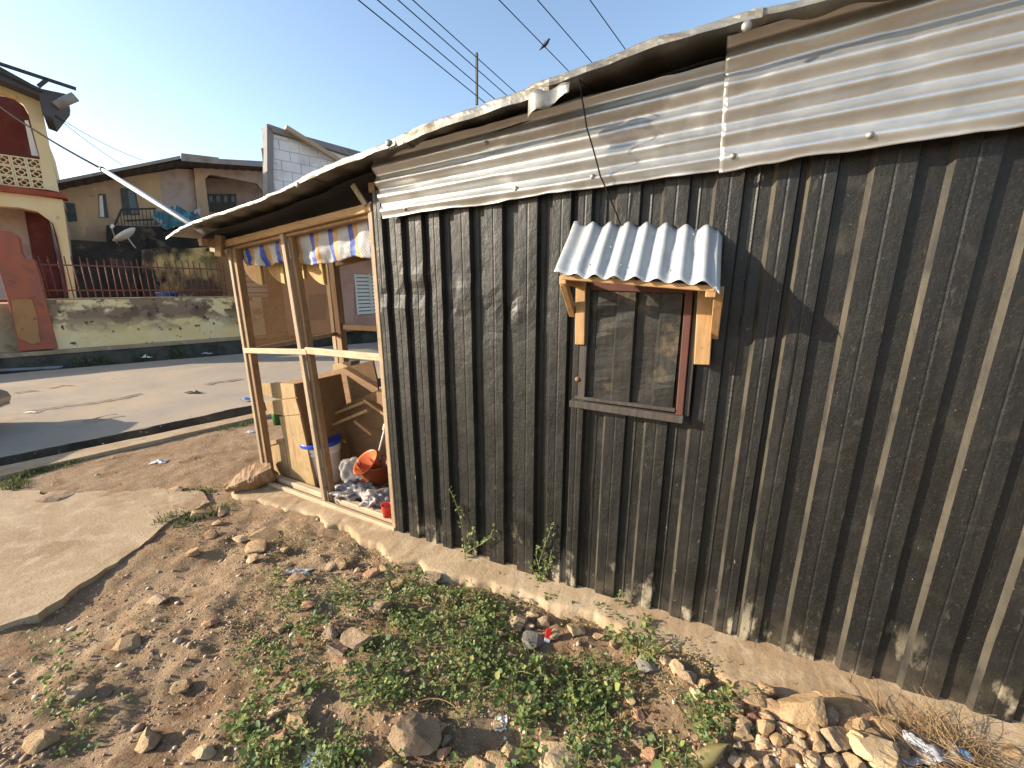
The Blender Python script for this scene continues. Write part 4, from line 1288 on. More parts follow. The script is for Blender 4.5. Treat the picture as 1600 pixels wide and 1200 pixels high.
# yard walls behind the railing
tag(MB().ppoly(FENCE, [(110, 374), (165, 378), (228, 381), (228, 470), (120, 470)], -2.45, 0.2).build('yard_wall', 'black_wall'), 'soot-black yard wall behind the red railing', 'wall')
tag(MB().ppoly(FENCE, [(221, 391), (250, 386), (300, 388), (350, 384), (360, 472), (224, 472)], -2.2, 0.2).build('yard_wall', 'mould_wall'), 'yellow yard wall with black mould streaks behind the red railing', 'wall')
bq_ = FENCE.at(263, 466, -0.45)
tag(MB().lathe([(0.0005, 0), (0.17, 0), (0.215, 0.17), (0.235, 0.175), (0.232, 0.19), (0.205, 0.18), (0.165, 0.012), (0.0005, 0.012)], (bq_[0], bq_[1], ZT - 0.058), 28).build('basin', 'blue_plastic', smooth=True), 'blue plastic basin behind the red railing', 'basin')
# stair railing, cloth, dish
rl = thing('stair_railing', FENCE.at(200, 378, -3.2), 'black iron stair railing in front of the brown house', 'railing')
for (xa, ya), (xb, yb) in (((190, 327), (244, 326)), ((190, 327), (168, 378)), ((196, 345), (240, 343))):
    MB().beam(FENCE.at(xa, ya, -3.2), FENCE.at(xb, yb, -3.2), 0.045, 0.03).build('rail', 'iron_black', rl)
for k in range(9):
    x_ = 192 + k * 6
    MB().beam(FENCE.at(x_, 328, -3.2), FENCE.at(x_ + 3, 352, -3.2), 0.018, 0.018).build('bar', 'iron_black', rl)
for k in range(5):
    f_ = (k + 0.5) / 5
    MB().beam(FENCE.at(190 - 22 * f_, 327 + 51 * f_, -3.2), FENCE.at(192 - 22 * f_ + 4, 375, -3.2), 0.018, 0.018).build('bar', 'iron_black', rl)
cl = np.zeros((30, 12, 3))
for i in range(30):
    for j in range(12):
        x_ = 241 + 72 * i / 29
        y0, y1 = 326 + 5 * math.sin(i * 0.35), np.interp(i, [0, 8, 16, 22, 29], [348, 360, 352, 366, 350])
        cl[i, j] = FENCE.at(x_, y0 + (y1 - y0) * j / 11, -3.15 + 0.04 * math.sin(i * 0.9 + j * 0.2))
tag(MB().grid(cl).build('draped_cloth', 'cloth_teal', smooth=True, solid=0.01), 'teal patterned cloth hung to dry in front of the brown house', 'cloth')
MBr = MB().ppoly(FENCE, [(244, 330), (312, 334), (312, 337), (244, 333)], -3.19, 0.03)
MBr.build('rail', 'iron_black', rl)
lan = MB().ppoly(FENCE, [(166, 352), (330, 356), (340, 400), (166, 400)], -3.22, 0.7)
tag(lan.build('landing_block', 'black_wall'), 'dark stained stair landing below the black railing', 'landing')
dq = FENCE.at(199, 371, -2.35)
ds = thing('satellite_dish', dq, 'small white satellite dish on the soot-black yard wall', 'satellite dish')
Rd = Vector((0, 0, 1)).rotation_difference(Vector((-0.55, -0.25, 0.8)).normalized()).to_matrix().to_4x4()
MB().lathe([(0.0005, 0.0), (0.12, 0.012), (0.22, 0.045), (0.30, 0.09), (0.305, 0.088), (0.22, 0.035), (0.12, 0.0), (0.0005, -0.012)], dq, 28, Rd).build('reflector', 'white_paint', ds, smooth=True)
MB().tube([FENCE.at(183, 380, -2.3), FENCE.at(174, 355, -2.1)], 0.014, 6).build('feed_arm', 'steel_pipe', ds)
MB().tube([FENCE.at(174, 356, -2.1), FENCE.at(177, 351, -2.08)], 0.035, 8).build('receiver', 'white_paint', ds)
MB().tube([dq, FENCE.at(212, 388, -2.4)], 0.02, 6).build('mast', 'steel_pipe', ds)

# ---- white block building and shopfront
p3 = gnd(545, 517, 0.3)
P3 = VPlane(p3, p3 + np.array([0.70, 0.714, 0]))
h3 = thing('shop_building', P3.w(0, 0, KERB), 'two-storey shop with pale bare-block upper wall and a broken concrete coping', 'building')
zc = P3.sc(427, 330)[1]
wall3 = MB().ppoly(P3, [(426, 206), (560, 245), (690, 286), (690, 330), (426, 330)], -0.012, 0.22).build('upper_wall', 'mortar', h3)
bl = MB().box((0, -0.011, 0), (1, 0.011, 1)).mesh('block', 'white_block', (0, 0, 0), bevel=0.004)
tL3, tR3 = P3.sc(429, 300)[0], P3.sc(640, 300)[0]
zb_ = P3.sc(430, 312)[1]
ztop = lambda t: np.interp(t, [P3.sc(427, 208)[0], P3.sc(560, 248)[0], P3.sc(640, 274)[0]], [P3.sc(427, 208)[1], P3.sc(560, 248)[1], P3.sc(640, 274)[1]])
bh, bl_ = 0.235, 0.46
for r_ in range(12):
    z_ = zb_ + r_ * bh
    t_ = tL3 - (bl_ / 2 if r_ % 2 else 0)
    while t_ < tR3:
        a_, b_ = max(t_, tL3), min(t_ + bl_, tR3)
        hmax = min(float(ztop(a_)), float(ztop(b_))) - 0.01
        hh = min(bh - 0.012, hmax - z_)
        if b_ - a_ > 0.08 and hh > 0.05:
            q = P3.w(a_ + 0.006, 0.0 + rnd.uniform(-.003, .003), z_)
            inst('block', bl, frame_matrix(P3, q) @ Matrix.Diagonal((b_ - a_ - 0.012, 1, hh, 1)), wall3)
        t_ += bl_
MB().ppoly(P3, [(417, 194), (427, 197), (428, 335), (418, 335)], 0.06, 0.35).build('corner_post', 'grey_trim', h3)
MB().ppoly(P3, [(418, 193), (470, 211), (560, 236), (690, 276), (690, 288), (560, 247), (470, 219), (427, 206)], 0.10, 0.5).build('coping', 'grey_trim', h3)
MB().beam(P3.at(446, 199, 0.20), P3.at(535, 254, 0.16), 0.10, 0.12).build('fallen_timber', 'pine_pale', h3)
zl = P3.sc(545, 405)[1]
tF, tE = P3.sc(421, 450)[0], P3.sc(720, 450)[0]
for nm_, mt_, o0_, za_, zb2_ in (('shop_wall', 'pink_shop', 0.0, KERB, zb_ - 0.05), ('rear_wall', 'grey_render', -0.25, zb_ - 0.05, zb_ + 1.2)):
    q0 = P3.w(tF + 0.30, o0_, 0)
    away = q0 - CAM
    away[2] = 0
    away = away / np.linalg.norm(away)
    away = away * 4 + P3.d * 1.2
    plan = [q0, P3.w(tE, o0_, 0), P3.w(tE, o0_, 0) + away, q0 + away]
    MB().hexa([zz_(q, za_) for q in plan] + [zz_(q, zb2_) for q in plan]).build(nm_, mt_, h3)
MB().pbox(P3, P3.sc(421, 450)[0] - 0.1, P3.sc(720, 450)[0], 0.02, 0.9, zl + 0.25, zl + 0.31).build('shop_canopy', 'rust_roof', h3)
for (xa, xb, ya, yb) in ((556, 578, 428, 492), (579, 594, 430, 490)):
    ta, tb = P3.sc(xa, 460)[0], P3.sc(xb, 460)[0]
    za, zb2 = P3.sc(xa, yb)[1], P3.sc(xa, ya)[1]
    f_ = MB()
    f_.pbox(P3, ta, tb, 0.002, 0.012, za, zb2)
    lv = f_.build('louvre_window', 'dark_glass', h3)
    for k in range(11):
        z_ = za + (zb2 - za) * (k + 0.5) / 11
        MB().beam(P3.w(ta + 0.02, 0.035, z_), P3.w(tb - 0.02, 0.035, z_), 0.012, (zb2 - za) / 11 * 0.8, P3.n + np.array([0, 0, 0.5])).build('slat', 'louvre', lv)
    for t_ in (ta, tb):
        MB().beam(P3.w(t_, 0.03, za), P3.w(t_, 0.03, zb2), 0.05, 0.05, P3.n).build('jamb', 'louvre', lv)
MB().ppoly(P3, [(531, 430), (553, 428), (553, 505), (531, 507)], 0.03, 0.04).build('door', 'pink_shop', h3)
MB().ppoly(P3, [(484, 460), (510, 460), (510, 500), (484, 500)], 0.03, 0.04).build('door', 'shutter_teal', h3)
P4 = VPlane(FENCE.w(FENCE.sc(362, 500)[0] + 0.2, -0.3, 0), FENCE.w(FENCE.sc(362, 500)[0] + 3, -0.3, 0))
h4 = thing('brown_kiosk', P4.w(0.8, -0.8, KERB), 'brown timber kiosk with louvred shutter seen through the porch net', 'kiosk')
MB().pbox(P4, 0.0, 1.75, -1.6, 0, KERB, KERB + 2.3).build('kiosk_wall', 'old_wood', h4)
MB().pbox(P4, -0.15, 1.85, -1.7, 0.4, KERB + 2.302, KERB + 2.36).build('kiosk_roof', 'rust_roof', h4)
lv = MB().pbox(P4, 0.25, 0.8, 0.002, 0.02, KERB + 0.5, KERB + 1.9).build('shutter', 'dark_wood', h4)
for k in range(9):
    MB().beam(P4.w(0.27, 0.04, KERB + 0.6 + k * 0.145), P4.w(0.78, 0.04, KERB + 0.6 + k * 0.145), 0.012, 0.12, P4.n + np.array([0, 0, 0.4])).build('slat', 'louvre', lv)
MB().pbox(P4, 1.0, 1.55, 0.002, 0.03, KERB + 0.02, KERB + 1.9).build('door', 'old_wood', h4)

# ================================================================== POLES, WIRES, BIRD
base = WALL.at(316, 361, 0.12)
tip = CAM + ray(159, 264) * 4.3
pole = thing('service_pole', base, 'slanting galvanised service pole fixed under the low corner of the tin roof', 'pole')
MB().tube([base, base + (tip - base) * 0.98], 0.021, 12).build('pipe', 'steel_pipe', pole, smooth=True)
MB().tube([base + (tip - base) * 0.97, tip], 0.026, 12).build('pipe_cap', 'iron_black', pole, smooth=True)


def sag(p, q, dip, n=24):
    u = np.linspace(0, 1, n)[:, None]
    P = np.array(p) + (np.array(q) - np.array(p)) * u
    P[:, 2] -= dip * 4 * (u * (1 - u))[:, 0]
    return P


def wire(name, pts, r, label, group=None, mat='cable'):
    return tag(MB().tube(pts, r, 5).build(name, mat), label, 'cable', group)


wire('cable', sag(tip, FENCE.at(-60, 118, B1O + 0.3), 0.10), 0.012, 'thick black cable from the service pole tip to the cream house veranda')
wire('cable', sag(FENCE.at(82, 178, B1O + 0.4), FENCE.at(192, 258, B2R + 0.1), 0.05), 0.007, 'thin cable strung between cream house eaves and brown house roof', 'thin cables between the two houses')
wire('cable', sag(FENCE.at(86, 180, B1O + 0.4), FENCE.at(222, 250, B2R + 0.1), 0.08), 0.007, 'thin cable strung between cream house eaves and brown house roof', 'thin cables between the two houses')
# overhead power lines, running along the street beyond the roof
top = gnd(745, 86, 7.2)
top_b = gnd(645, 0, 7.2)
dw = (top - top_b) / np.linalg.norm(top - top_b)
LN = VPlane(top_b, top)
sp_bot = LN.at(745, 164)
spd = MB().beam(top + np.array([0, 0, 0.05]), sp_bot, 0.055, 0.055, LN.n)
tag(spd.build('line_spreader', 'dark_wood', bevel=0.004), 'short upright wooden spreader holding four power lines apart', 'spreader')
lab4 = ['topmost of the four power lines on the wooden spreader', 'second of the four power lines down the wooden spreader', 'third of the four power lines down the wooden spreader', 'lowest of the four power lines on the wooden spreader']
for k, ((xa, ya), (xb, yb)) in enumerate((((645, 0), (745, 90)), ((622, 0), (745, 108)), ((590, 0), (745, 131)), ((560, 0), (745, 150)))):
    p, q = LN.at(xa, ya), LN.at(xb, yb)
    d_ = (q - p) / np.linalg.norm(q - p)
    wire('power_line', [p - d_ * 10, p, q, q + d_ * 4, q + d_ * 30], 0.011, lab4[k], 'power lines along the street')
wp, wq = gnd(780, 0, 7.0), gnd(905, 128, 7.0)
d_ = (wq - wp) / np.linalg.norm(wq - wp)
wire('power_line', [wp - d_ * 8, wp, wq, wq + d_ * 25], 0.010, 'power line with a bird sitting on it', 'power lines along the street')
for (xa, xb, yb), lb in (((840, 940, 115), 'power line next to the one the bird sits on'), ((922, 990, 95), 'lone power line farthest from the wooden spreader')):
    p, q = gnd(xa, 0, 7.0), gnd(xb, yb, 7.0)
    d2 = (q - p) / np.linalg.norm(q - p)
    wire('power_line', [p - d2 * 8, p, q, q + d2 * 25], 0.010, lb, 'power lines along the street')
# bird on the wire
bpos = wp + d_ * (np.linalg.norm(gnd(852, 74, 7.0) - wp))
bd = MB()
bx_ = np.array([d_[1], -d_[0], 0]) * 1.0
up_ = np.array([0, 0, 1.0])
pts = [bpos + bx_ * x + up_ * z for x, z in ((-0.16, -0.02), (-0.09, 0.02), (-0.02, 0.055), (0.04, 0.085), (0.075, 0.125), (0.10, 0.135), (0.125, 0.13))]
bd.tube(pts, [0.008, 0.025, 0.042, 0.038, 0.026, 0.022, 0.003], 8)
bd.tube([bpos + up_ * 0.06 + dw * 0.03, bpos + up_ * 0.10 + dw * 0.08 - bx_ * 0.03, bpos + up_ * 0.19 + dw * 0.07 - bx_ * 0.06], [0.02, 0.02, 0.003], 6)
bd.tube([bpos + up_ * 0.02 + bx_ * 0.01, bpos + bx_ * 0.01], 0.004, 5)
tag(bd.build('bird', 'bird_dark', smooth=True), 'small dark bird perched on a power line', 'bird')
# service wire dropping over the roof edge to the awning
e1 = WALL.at(905, 125, 0.218)
wire('cable', np.concatenate([sag(e1 - WALL.n * 0.2 + np.array([0, 0, 0.04]), e1, 0.0, 3), sag(e1, WALL.at(917, 200, 0.16), 0.0, 4)[1:], sag(WALL.at(917, 200, 0.16), WALL.at(938, 275, 0.09), -0.005, 8)[1:], sag(WALL.at(938, 275, 0.09), WALL.at(970, 352, 0.035), -0.005, 8)[1:]]), 0.0032,
     'thin black wire hanging over the tin roof edge down to the window awning')

# ================================================================== PARKED CAR at the frame's edge
def make_car(front, heading):
    f = np.array(heading) / np.linalg.norm(heading)
    r = np.array([f[1], -f[0], 0])

    def W(x, y, z):           # x back from the nose, y to the right side, z up
        x, y, z = x * 0.93, y * 0.93, z * 0.80
        return front - f * x + r * y + np.array([0, 0, z])
    car = thing('parked_car', W(2.1, 0, 0), 'dusty tan car standing on the road at the far side of the drain', 'car')
    st_ = [(0.0, 0.55, 0.30, 0.56), (0.05, 0.70, 0.24, 0.62), (0.25, 0.80, 0.20, 0.70), (0.7, 0.84, 0.20, 0.80), (1.3, 0.85, 0.20, 0.88), (2.0, 0.86, 0.20, 0.90), (3.0, 0.86, 0.20, 0.92), (3.7, 0.83, 0.22, 0.94), (4.1, 0.76, 0.26, 0.90), (4.2, 0.62, 0.32, 0.80)]
    G = []
    for x, w_, zl_, zu in st_:
        ring = [(-w_ * 0.9, zl_), (-w_, zl_ + 0.12), (-w_, zu - 0.22), (-w_ * 0.95, zu - 0.06), (-w_ * 0.75, zu), (0, zu + 0.03), (w_ * 0.75, zu), (w_ * 0.95, zu - 0.06), (w_, zu - 0.22), (w_, zl_ + 0.12), (w_ * 0.9, zl_)]
        G.append([W(x, y, z) for y, z in ring])
    b_ = MB().grid(np.array(G))
    b_.add(G[0], [tuple(range(len(G[0])))]).add(G[-1], [tuple(range(len(G[0])))])
    b_.build('body', 'car_paint', car, smooth=True)
    cab = []
    for x, w_, z in ((1.45, 0.74, 0.88), (2.05, 0.62, 1.38), (2.4, 0.63, 1.43), (3.0, 0.62, 1.38), (3.65, 0.72, 0.93)):
        cab.append([W(x, -w_, z if z < 1 else 0.9), W(x, -w_ * (1 if z < 1 else 0.98), z - 0.05), W(x, -w_ * 0.8, z), W(x, w_ * 0.8, z), W(x, w_ * (1 if z < 1 else 0.98), z - 0.05), W(x, w_, z if z < 1 else 0.9)])
    MB().grid(np.array(cab)).build('roof', 'car_paint', car, smooth=True)
    for s_ in (-1, 1):
        MB().prism([W(1.65, s_ * 0.735, 0.95), W(2.05, s_ * 0.665, 1.32), W(2.2, s_ * 0.665, 1.35), W(2.2, s_ * 0.74, 0.95)], [W(1.65, s_ * 0.70, 0.95), W(2.05, s_ * 0.62, 1.32), W(2.2, s_ * 0.62, 1.35), W(2.2, s_ * 0.70, 0.95)]).build('side_window', 'dark_glass', car)
        MB().prism([W(0.03, s_ * 0.42, 0.56), W(0.10, s_ * 0.74, 0.60), W(0.14, s_ * 0.74, 0.66), W(0.06, s_ * 0.42, 0.64)], [W(0.15, s_ * 0.42, 0.56), W(0.2, s_ * 0.74, 0.60), W(0.2, s_ * 0.74, 0.66), W(0.15, s_ * 0.42, 0.64)]).build('headlight', 'lamp_glass', car)
        for x in (0.80, 3.3):
            Rw = Vector((0, 0, 1)).rotation_difference(Vector(r * s_)).to_matrix().to_4x4()
            wh = MB().lathe([(0.20, -0.1), (0.30, -0.09), (0.31, -0.05), (0.31, 0.05), (0.29, 0.09), (0.20, 0.085)], W(x, s_ * 0.74, 0.31), 24, Rw).build('tyre', 'rubber', car, smooth=True)
            MB().lathe([(0.205, 0.075), (0.18, 0.06), (0.06, 0.08), (0.0005, 0.085)], W(x, s_ * 0.745, 0.31), 24, Rw).build('rim', 'chrome', wh, smooth=True)
    bmp = []
    for x, w_ in ((0.10, 0.79), (0.0, 0.72), (-0.05, 0.45), (-0.06, 0.0)):
        bmp.append((x, w_))
    path = [(x, -w_) for x, w_ in bmp] + [(x, w_) for x, w_ in reversed(bmp[:-1])]
    MB().tube([W(x, y, 0.40) for x, y in path], [0.10] * len(path), 10).build('bumper', 'car_paint', car, smooth=True)
    MB().tube([W(x - 0.06, y * 1.04, 0.30) for x, y in path], [0.018] * len(path), 6).build('bumper_trim', 'chrome', car, smooth=True)
    return car


hd = np.array([LIP.d[0], LIP.d[1], 0])
hc = np.array([0.97, 0.24, 0])                 # pulled in at a slight angle to the kerb
rr_ = np.array([hc[1], -hc[0], 0])
nose = gnd(6, 626, 0.30) + rr_ * 0.66 + hc * -0.05
make_car(np.array([nose[0], nose[1], 0.02]), hc)

# ================================================================== RUBBLE, LITTER AND PLANTS
def px_size(x, y):
    p = gnd(x, y)
    depth = p[1] * CT - (p[2] - EYE) * ST
    return p, depth / FPX


def rock(name, px, py, w, h, mat, seed, label, group=None, cuts=15, sub=3, slab=False, lift=0.0, cat='stone'):
    p, k = px_size(px, py + h * 0.25)
    rx, hgt = w * k / 2, h * k * (0.38 if slab else 0.62)
    ry = rx * (0.75 if not slab else 0.85)
    r_ = np.random.default_rng(seed)
    bm = bmesh.new()
    bmesh.ops.create_icosphere(bm, subdivisions=sub, radius=1)
    V = np.array([v.co[:] for v in bm.verts])
    F = [tuple(v.index for v in f.verts) for f in bm.faces]
    bm.free()
    for _ in range(cuts):
        n = r_.normal(size=3)
        n /= np.linalg.norm(n)
        dd = r_.uniform(0.38, 0.74)
        t = V @ n - dd
        V = V - np.outer(np.clip(t, 0, None), n)
    V = V * (1 + 0.06 * fbm(V[:, 0] * 3 + seed, V[:, 1] * 3, V[:, 2] * 3, seed, 3) + 0.025 * fbm(V[:, 0] * 11, V[:, 1] * 11, V[:, 2] * 11 + seed, seed + 9, 2))[:, None]
    V = V - (V.max(0) + V.min(0)) / 2
    V = V / np.abs(V).max(0) * np.array([0.92, 0.92, 1.0])
    V = V * np.array([rx * 1.22, ry * 1.2, hgt * 0.68])
    a = r_.uniform(-0.5, 0.5)
    tl_ = r_.uniform(-0.25, 0.25)
    R = np.array(Matrix.Rotation(a, 3, 'Z') @ Matrix.Rotation(tl_, 3, 'Y'))
    V = V @ R.T
    z0 = hz(p[0], p[1])
    V = V + np.array([p[0], p[1], z0 + hgt * 0.38 + lift])
    m_ = MB()
    m_.v = [tuple(q) for q in V]
    m_.f = F
    return tag(m_.build(name, mat, smooth=False), label, cat, group)


# single stones that can be told apart
rock('boulder', 648, 1138, 72, 76, 'stone_grey', 1, 'largest grey-brown boulder, sitting in the weeds with small stones beside it', cat='boulder', sub=4, cuts=14)
rock('brick_fragment', 425, 1148, 44, 60, 'stone_pink', 2, 'flat salmon-pink brick fragment lying by a crumpled white paper', cat='brick', slab=True)
rock('brick_fragment', 875, 1172, 62, 36, 'stone_cream', 3, 'cream block fragment with broken edges lying in the weeds', cat='brick', cuts=12)
rock('stone', 833, 990, 34, 26, 'stone_slate', 4, 'smooth flat-topped slate-grey stone beside a red packet', slab=True, lift=0.01)
rock('stone', 832, 952, 18, 15, 'stone_cream', 5, 'small round yellowish stone near the slate-grey flat stone', sub=2)
rock('stone', 805, 962, 34, 32, 'stone_grey', 6, 'rough brown-grey lump next to the small round yellowish stone')
rock('stone', 1011, 1030, 30, 26, 'stone_slate', 7, 'pointed pale grey stone beside the bare footing', slab=True)
rock('stone', 560, 1000, 46, 38, 'stone_grey', 8, 'largest of the grey lumps clustered in the weeds away from the wall', cuts=12)
rock('stone', 1187, 1052, 32, 30, 'stone_cream', 9, 'upright pale block lump standing on the bare footing by the black wall', cuts=7)
rock('stone', 1170, 1086, 48, 32, 'stone_tan', 10, 'squarish flat tan slab at the top of the rubble heap', slab=True, cuts=7)
rock('stone', 1250, 1116, 70, 52, 'stone_tan', 11, 'large pitted tan slab leaning in the rubble heap against the footing', cuts=9, sub=4)
rock('stone', 1322, 1108, 76, 44, 'stone_tan', 12, 'long flat brown slab lying along the foot of the black wall', slab=True, sub=4)
rock('stone', 1362, 1106, 34, 34, 'stone_cream', 13, 'whitish broken chip at the end of the long flat brown slab', cuts=7)
rock('stone', 1305, 1166, 40, 36, 'stone_grey', 14, 'rounded pitted grey stone in the rubble heap')
rock('stone', 1334, 1166, 24, 50, 'stone_cream', 15, 'narrow upright cream slab beside the rounded pitted stone', cuts=6)
rock('stone', 1362, 1178, 62, 46, 'stone_cream', 16, 'broad cream slab tilted against the silver plastic wrapper', slab=True, cuts=7)
rock('stone', 1580, 1160, 58, 46, 'stone_tan', 17, 'blocky tan stone beyond the dry twigs')
rock('stone', 1178, 1126, 22, 20, 'stone_red', 18, 'small dull-red stone in the rubble heap')
rock('earth_clod', 672, 894, 32, 24, 'stone_grey', 19, 'crumbly dark earth clod at the footing edge', cat='clod')
rock('stone', 484, 942, 26, 20, 'stone_pink', 20, 'small angular pinkish stone on the bare dry soil')
# look-alike sets
def stone_label(w, m, where):
    lb = ('pebble-sized ' if w < 19 else 'small ' if w < 27 else 'fist-sized ') + {'stone_tan': 'tan', 'stone_grey': 'grey-brown', 'stone_cream': 'cream', 'stone_pink': 'pinkish', 'stone_slate': 'slate-grey', 'stone_red': 'red'}[m] + ' stone ' + where
    return lb, lb + ' set'


for k, (x, y, w, h, m) in enumerate([(1210, 1112, 40, 28, 'stone_tan'), (1290, 1130, 36, 34, 'stone_grey'), (1195, 1142, 27, 24, 'stone_tan'), (1222, 1142, 24, 22, 'stone_grey'), (1270, 1150, 30, 24, 'stone_tan'), (1240, 1150, 22, 18, 'stone_cream'),
                                     (1276, 1172, 26, 30, 'stone_tan'), (1250, 1172, 22, 20, 'stone_grey'), (1372, 1196, 40, 32, 'stone_cream'), (1330, 1198, 28, 22, 'stone_tan'), (1300, 1196, 26, 20, 'stone_grey'), (1215, 1165, 24, 20, 'stone_tan'),
                                     (1190, 1165, 18, 15, 'stone_cream'), (1230, 1190, 30, 24, 'stone_tan'), (1200, 1192, 22, 20, 'stone_grey'), (1265, 1196, 24, 18, 'stone_cream'), (1116, 1150, 24, 22, 'stone_tan'), (1125, 1130, 26, 24, 'stone_tan'),
                                     (1380, 1142, 44, 26, 'stone_tan'), (1392, 1120, 24, 22, 'stone_cream'), (1042, 1030, 20, 17, 'stone_cream'), (1057, 1042, 24, 20, 'stone_cream'), (1074, 1056, 26, 22, 'stone_grey'), (1095, 1062, 26, 18, 'stone_tan'),
                                     (1088, 1080, 18, 15, 'stone_cream'), (1110, 1094, 18, 14, 'stone_tan'), (1140, 1080, 20, 16, 'stone_tan'), (1150, 1105, 22, 18, 'stone_grey'), (1160, 1135, 22, 18, 'stone_tan'), (1198, 1082, 26, 28, 'stone_tan'),
                                     (1560, 1130, 30, 24, 'stone_tan'), (1540, 1180, 36, 28, 'stone_tan'), (1170, 1190, 26, 20, 'stone_tan'), (1345, 1130, 22, 18, 'stone_grey'), (1440, 1120, 26, 20, 'stone_tan'), (1405, 1190, 26, 20, 'stone_tan')]):
    rock('stone', x, y, w, h, m, 200 + k, *stone_label(w, m, 'in the rubble heap under the black wall'), sub=2 if w < 26 else 3)
for k, (x, y, w, h, m) in enumerate([(530, 1008, 30, 26, 'stone_grey'), (517, 988, 26, 19, 'stone_grey'), (455, 1070, 36, 26, 'stone_tan'), (595, 946, 32, 26, 'stone_grey'), (666, 928, 20, 18, 'stone_cream'), (603, 952, 18, 16, 'stone_grey'),
                                     (697, 935, 22, 16, 'stone_pink'), (735, 925, 24, 16, 'stone_pink'), (850, 960, 24, 20, 'stone_grey'), (828, 968, 16, 14, 'stone_cream'), (900, 977, 28, 18, 'stone_tan'), (865, 985, 16, 20, 'stone_tan'),
                                     (780, 980, 14, 11, 'stone_cream'), (997, 1108, 20, 18, 'stone_pink'), (985, 1090, 15, 13, 'stone_cream'), (935, 985, 16, 14, 'stone_tan'), (960, 998, 16, 12, 'stone_tan'), (610, 1192, 34, 28, 'stone_tan'),
                                     (682, 1120, 16, 16, 'stone_grey'), (688, 1135, 18, 18, 'stone_grey'), (697, 1150, 18, 14, 'stone_grey'), (695, 1168, 22, 16, 'stone_pink'), (785, 1188, 60, 34, 'stone_tan'), (745, 1190, 40, 26, 'stone_tan'),
                                     (800, 1160, 40, 40, 'stone_tan'), (780, 1120, 16, 13, 'stone_cream'), (1000, 1150, 28, 20, 'stone_grey'), (1020, 1170, 30, 22, 'stone_pink'), (760, 1040, 16, 12, 'stone_tan'), (835, 1085, 26, 18, 'stone_grey'),
                                     (470, 1120, 40, 30, 'stone_tan'), (430, 1110, 22, 16, 'stone_cream'), (640, 1040, 20, 16, 'stone_grey'), (545, 1040, 16, 12, 'stone_grey'), (850, 1130, 22, 14, 'stone_tan'), (915, 1150, 18, 13, 'stone_cream')]):
    rock('stone', x, y, w, h, m, 300 + k, *stone_label(w, m, 'scattered among the green weeds'), sub=2 if w < 26 else 3)
for k, (x, y, w, h, m) in enumerate([(520, 878, 20, 15, 'stone_grey'), (533, 876, 20, 17, 'stone_tan'), (545, 902, 14, 11, 'stone_slate'), (393, 870, 18, 13, 'stone_cream'), (460, 905, 30, 12, 'stone_tan'), (434, 978, 16, 10, 'stone_tan'),
                                     (444, 852, 12, 9, 'stone_tan'), (400, 850, 34, 10, 'stone_tan'), (375, 835, 24, 9, 'stone_cream'), (415, 830, 40, 11, 'stone_tan'), (340, 815, 16, 8, 'stone_tan'), (330, 832, 22, 9, 'stone_tan'),
                                     (600, 880, 20, 10, 'stone_tan'), (580, 893, 22, 10, 'stone_pink'), (560, 885, 14, 9, 'stone_tan'), (620, 905, 26, 13, 'stone_tan'), (300, 860, 22, 12, 'stone_tan'), (250, 930, 30, 18, 'stone_grey'),
                                     (200, 1000, 34, 22, 'stone_tan'), (120, 1080, 40, 28, 'stone_grey'), (280, 1060, 26, 18, 'stone_tan'), (330, 970, 22, 14, 'stone_pink'), (60, 1150, 40, 28, 'stone_tan'), (230, 1150, 34, 24, 'stone_tan'),
                                     (320, 1170, 30, 20, 'stone_cream'), (275, 762, 26, 12, 'stone_tan'), (85, 772, 50, 16, 'stone_grey'), (315, 800, 26, 10, 'stone_tan'), (345, 797, 20, 9, 'stone_tan')]):
    rock('stone', x, y, w, h, m, 400 + k, *stone_label(w, m, 'on the bare dry soil before the porch'), sub=2)

for k in range(26):
    x, y = rnd.uniform(1120, 1420), rnd.uniform(1100, 1200)
    if y < 1085 + (x - 1200) * 0.05 or in_wall(*gnd(x, y)[:2])[1] < 0.2:
        continue
    w = rnd.uniform(14, 30)
    m = rnd.choice(['stone_tan', 'stone_tan', 'stone_cream', 'stone_grey'])
    rock('stone', x, y, w, w * 0.8, m, 500 + k, *stone_label(w, m, 'in the rubble heap under the black wall'), sub=2)

# split log at the porch corner
lgm = MB()
la, lb = gnd(352, 762, 0.05), gnd(412, 738, 0.12)
ld = (lb - la) / np.linalg.norm(lb - la)
lgd = MB()
nL, nR = 26, 14
up_l = np.cross(np.cross(ld, (0, 0, 1)), ld)
sd_l = np.cross(ld, (0, 0, 1))
Lg = np.linalg.norm(lb - la) * 1.25
GL = np.zeros((nL, nR + 1, 3))
for i_ in range(nL):
    f_ = i_ / (nL - 1)
    taper = 0.35 + 0.65 * min(1, f_ * 2.2)
    for j_ in range(nR + 1):
        a_ = 2 * math.pi * (j_ % nR) / nR
        cx_, cz_ = math.cos(a_) * 0.10, math.sin(a_) * 0.105
        cz_ = min(cz_, 0.045 + 0.03 * f_ - 0.35 * cx_)            # split flat face
        q_ = la + ld * Lg * f_ + sd_l * cx_ * taper + up_l * (cz_ * taper)
        w_ = 0.010 * fbm(np.array([q_[0] * 22]), np.array([q_[1] * 22]), q_[2] * 22 + 0 * f_, 5, 3)[0]
        GL[i_, j_] = q_ + (sd_l * math.cos(a_) + up_l * math.sin(a_)) * w_ + ld * (0.02 * vnoise(np.array([j_ % nR * 1.3]), np.array([0.0]), 0, 3)[0] * (f_ > 0.97))
bm_ = MB().grid(GL)
bm_.f.append(tuple((nL - 1) * (nR + 1) + j_ for j_ in range(nR)))
bm_.f.append(tuple(j_ for j_ in range(nR))[::-1])
tag(bm_.build('split_log', 'old_wood', smooth=False), 'rough split log lying on the soil against the porch corner', 'log')


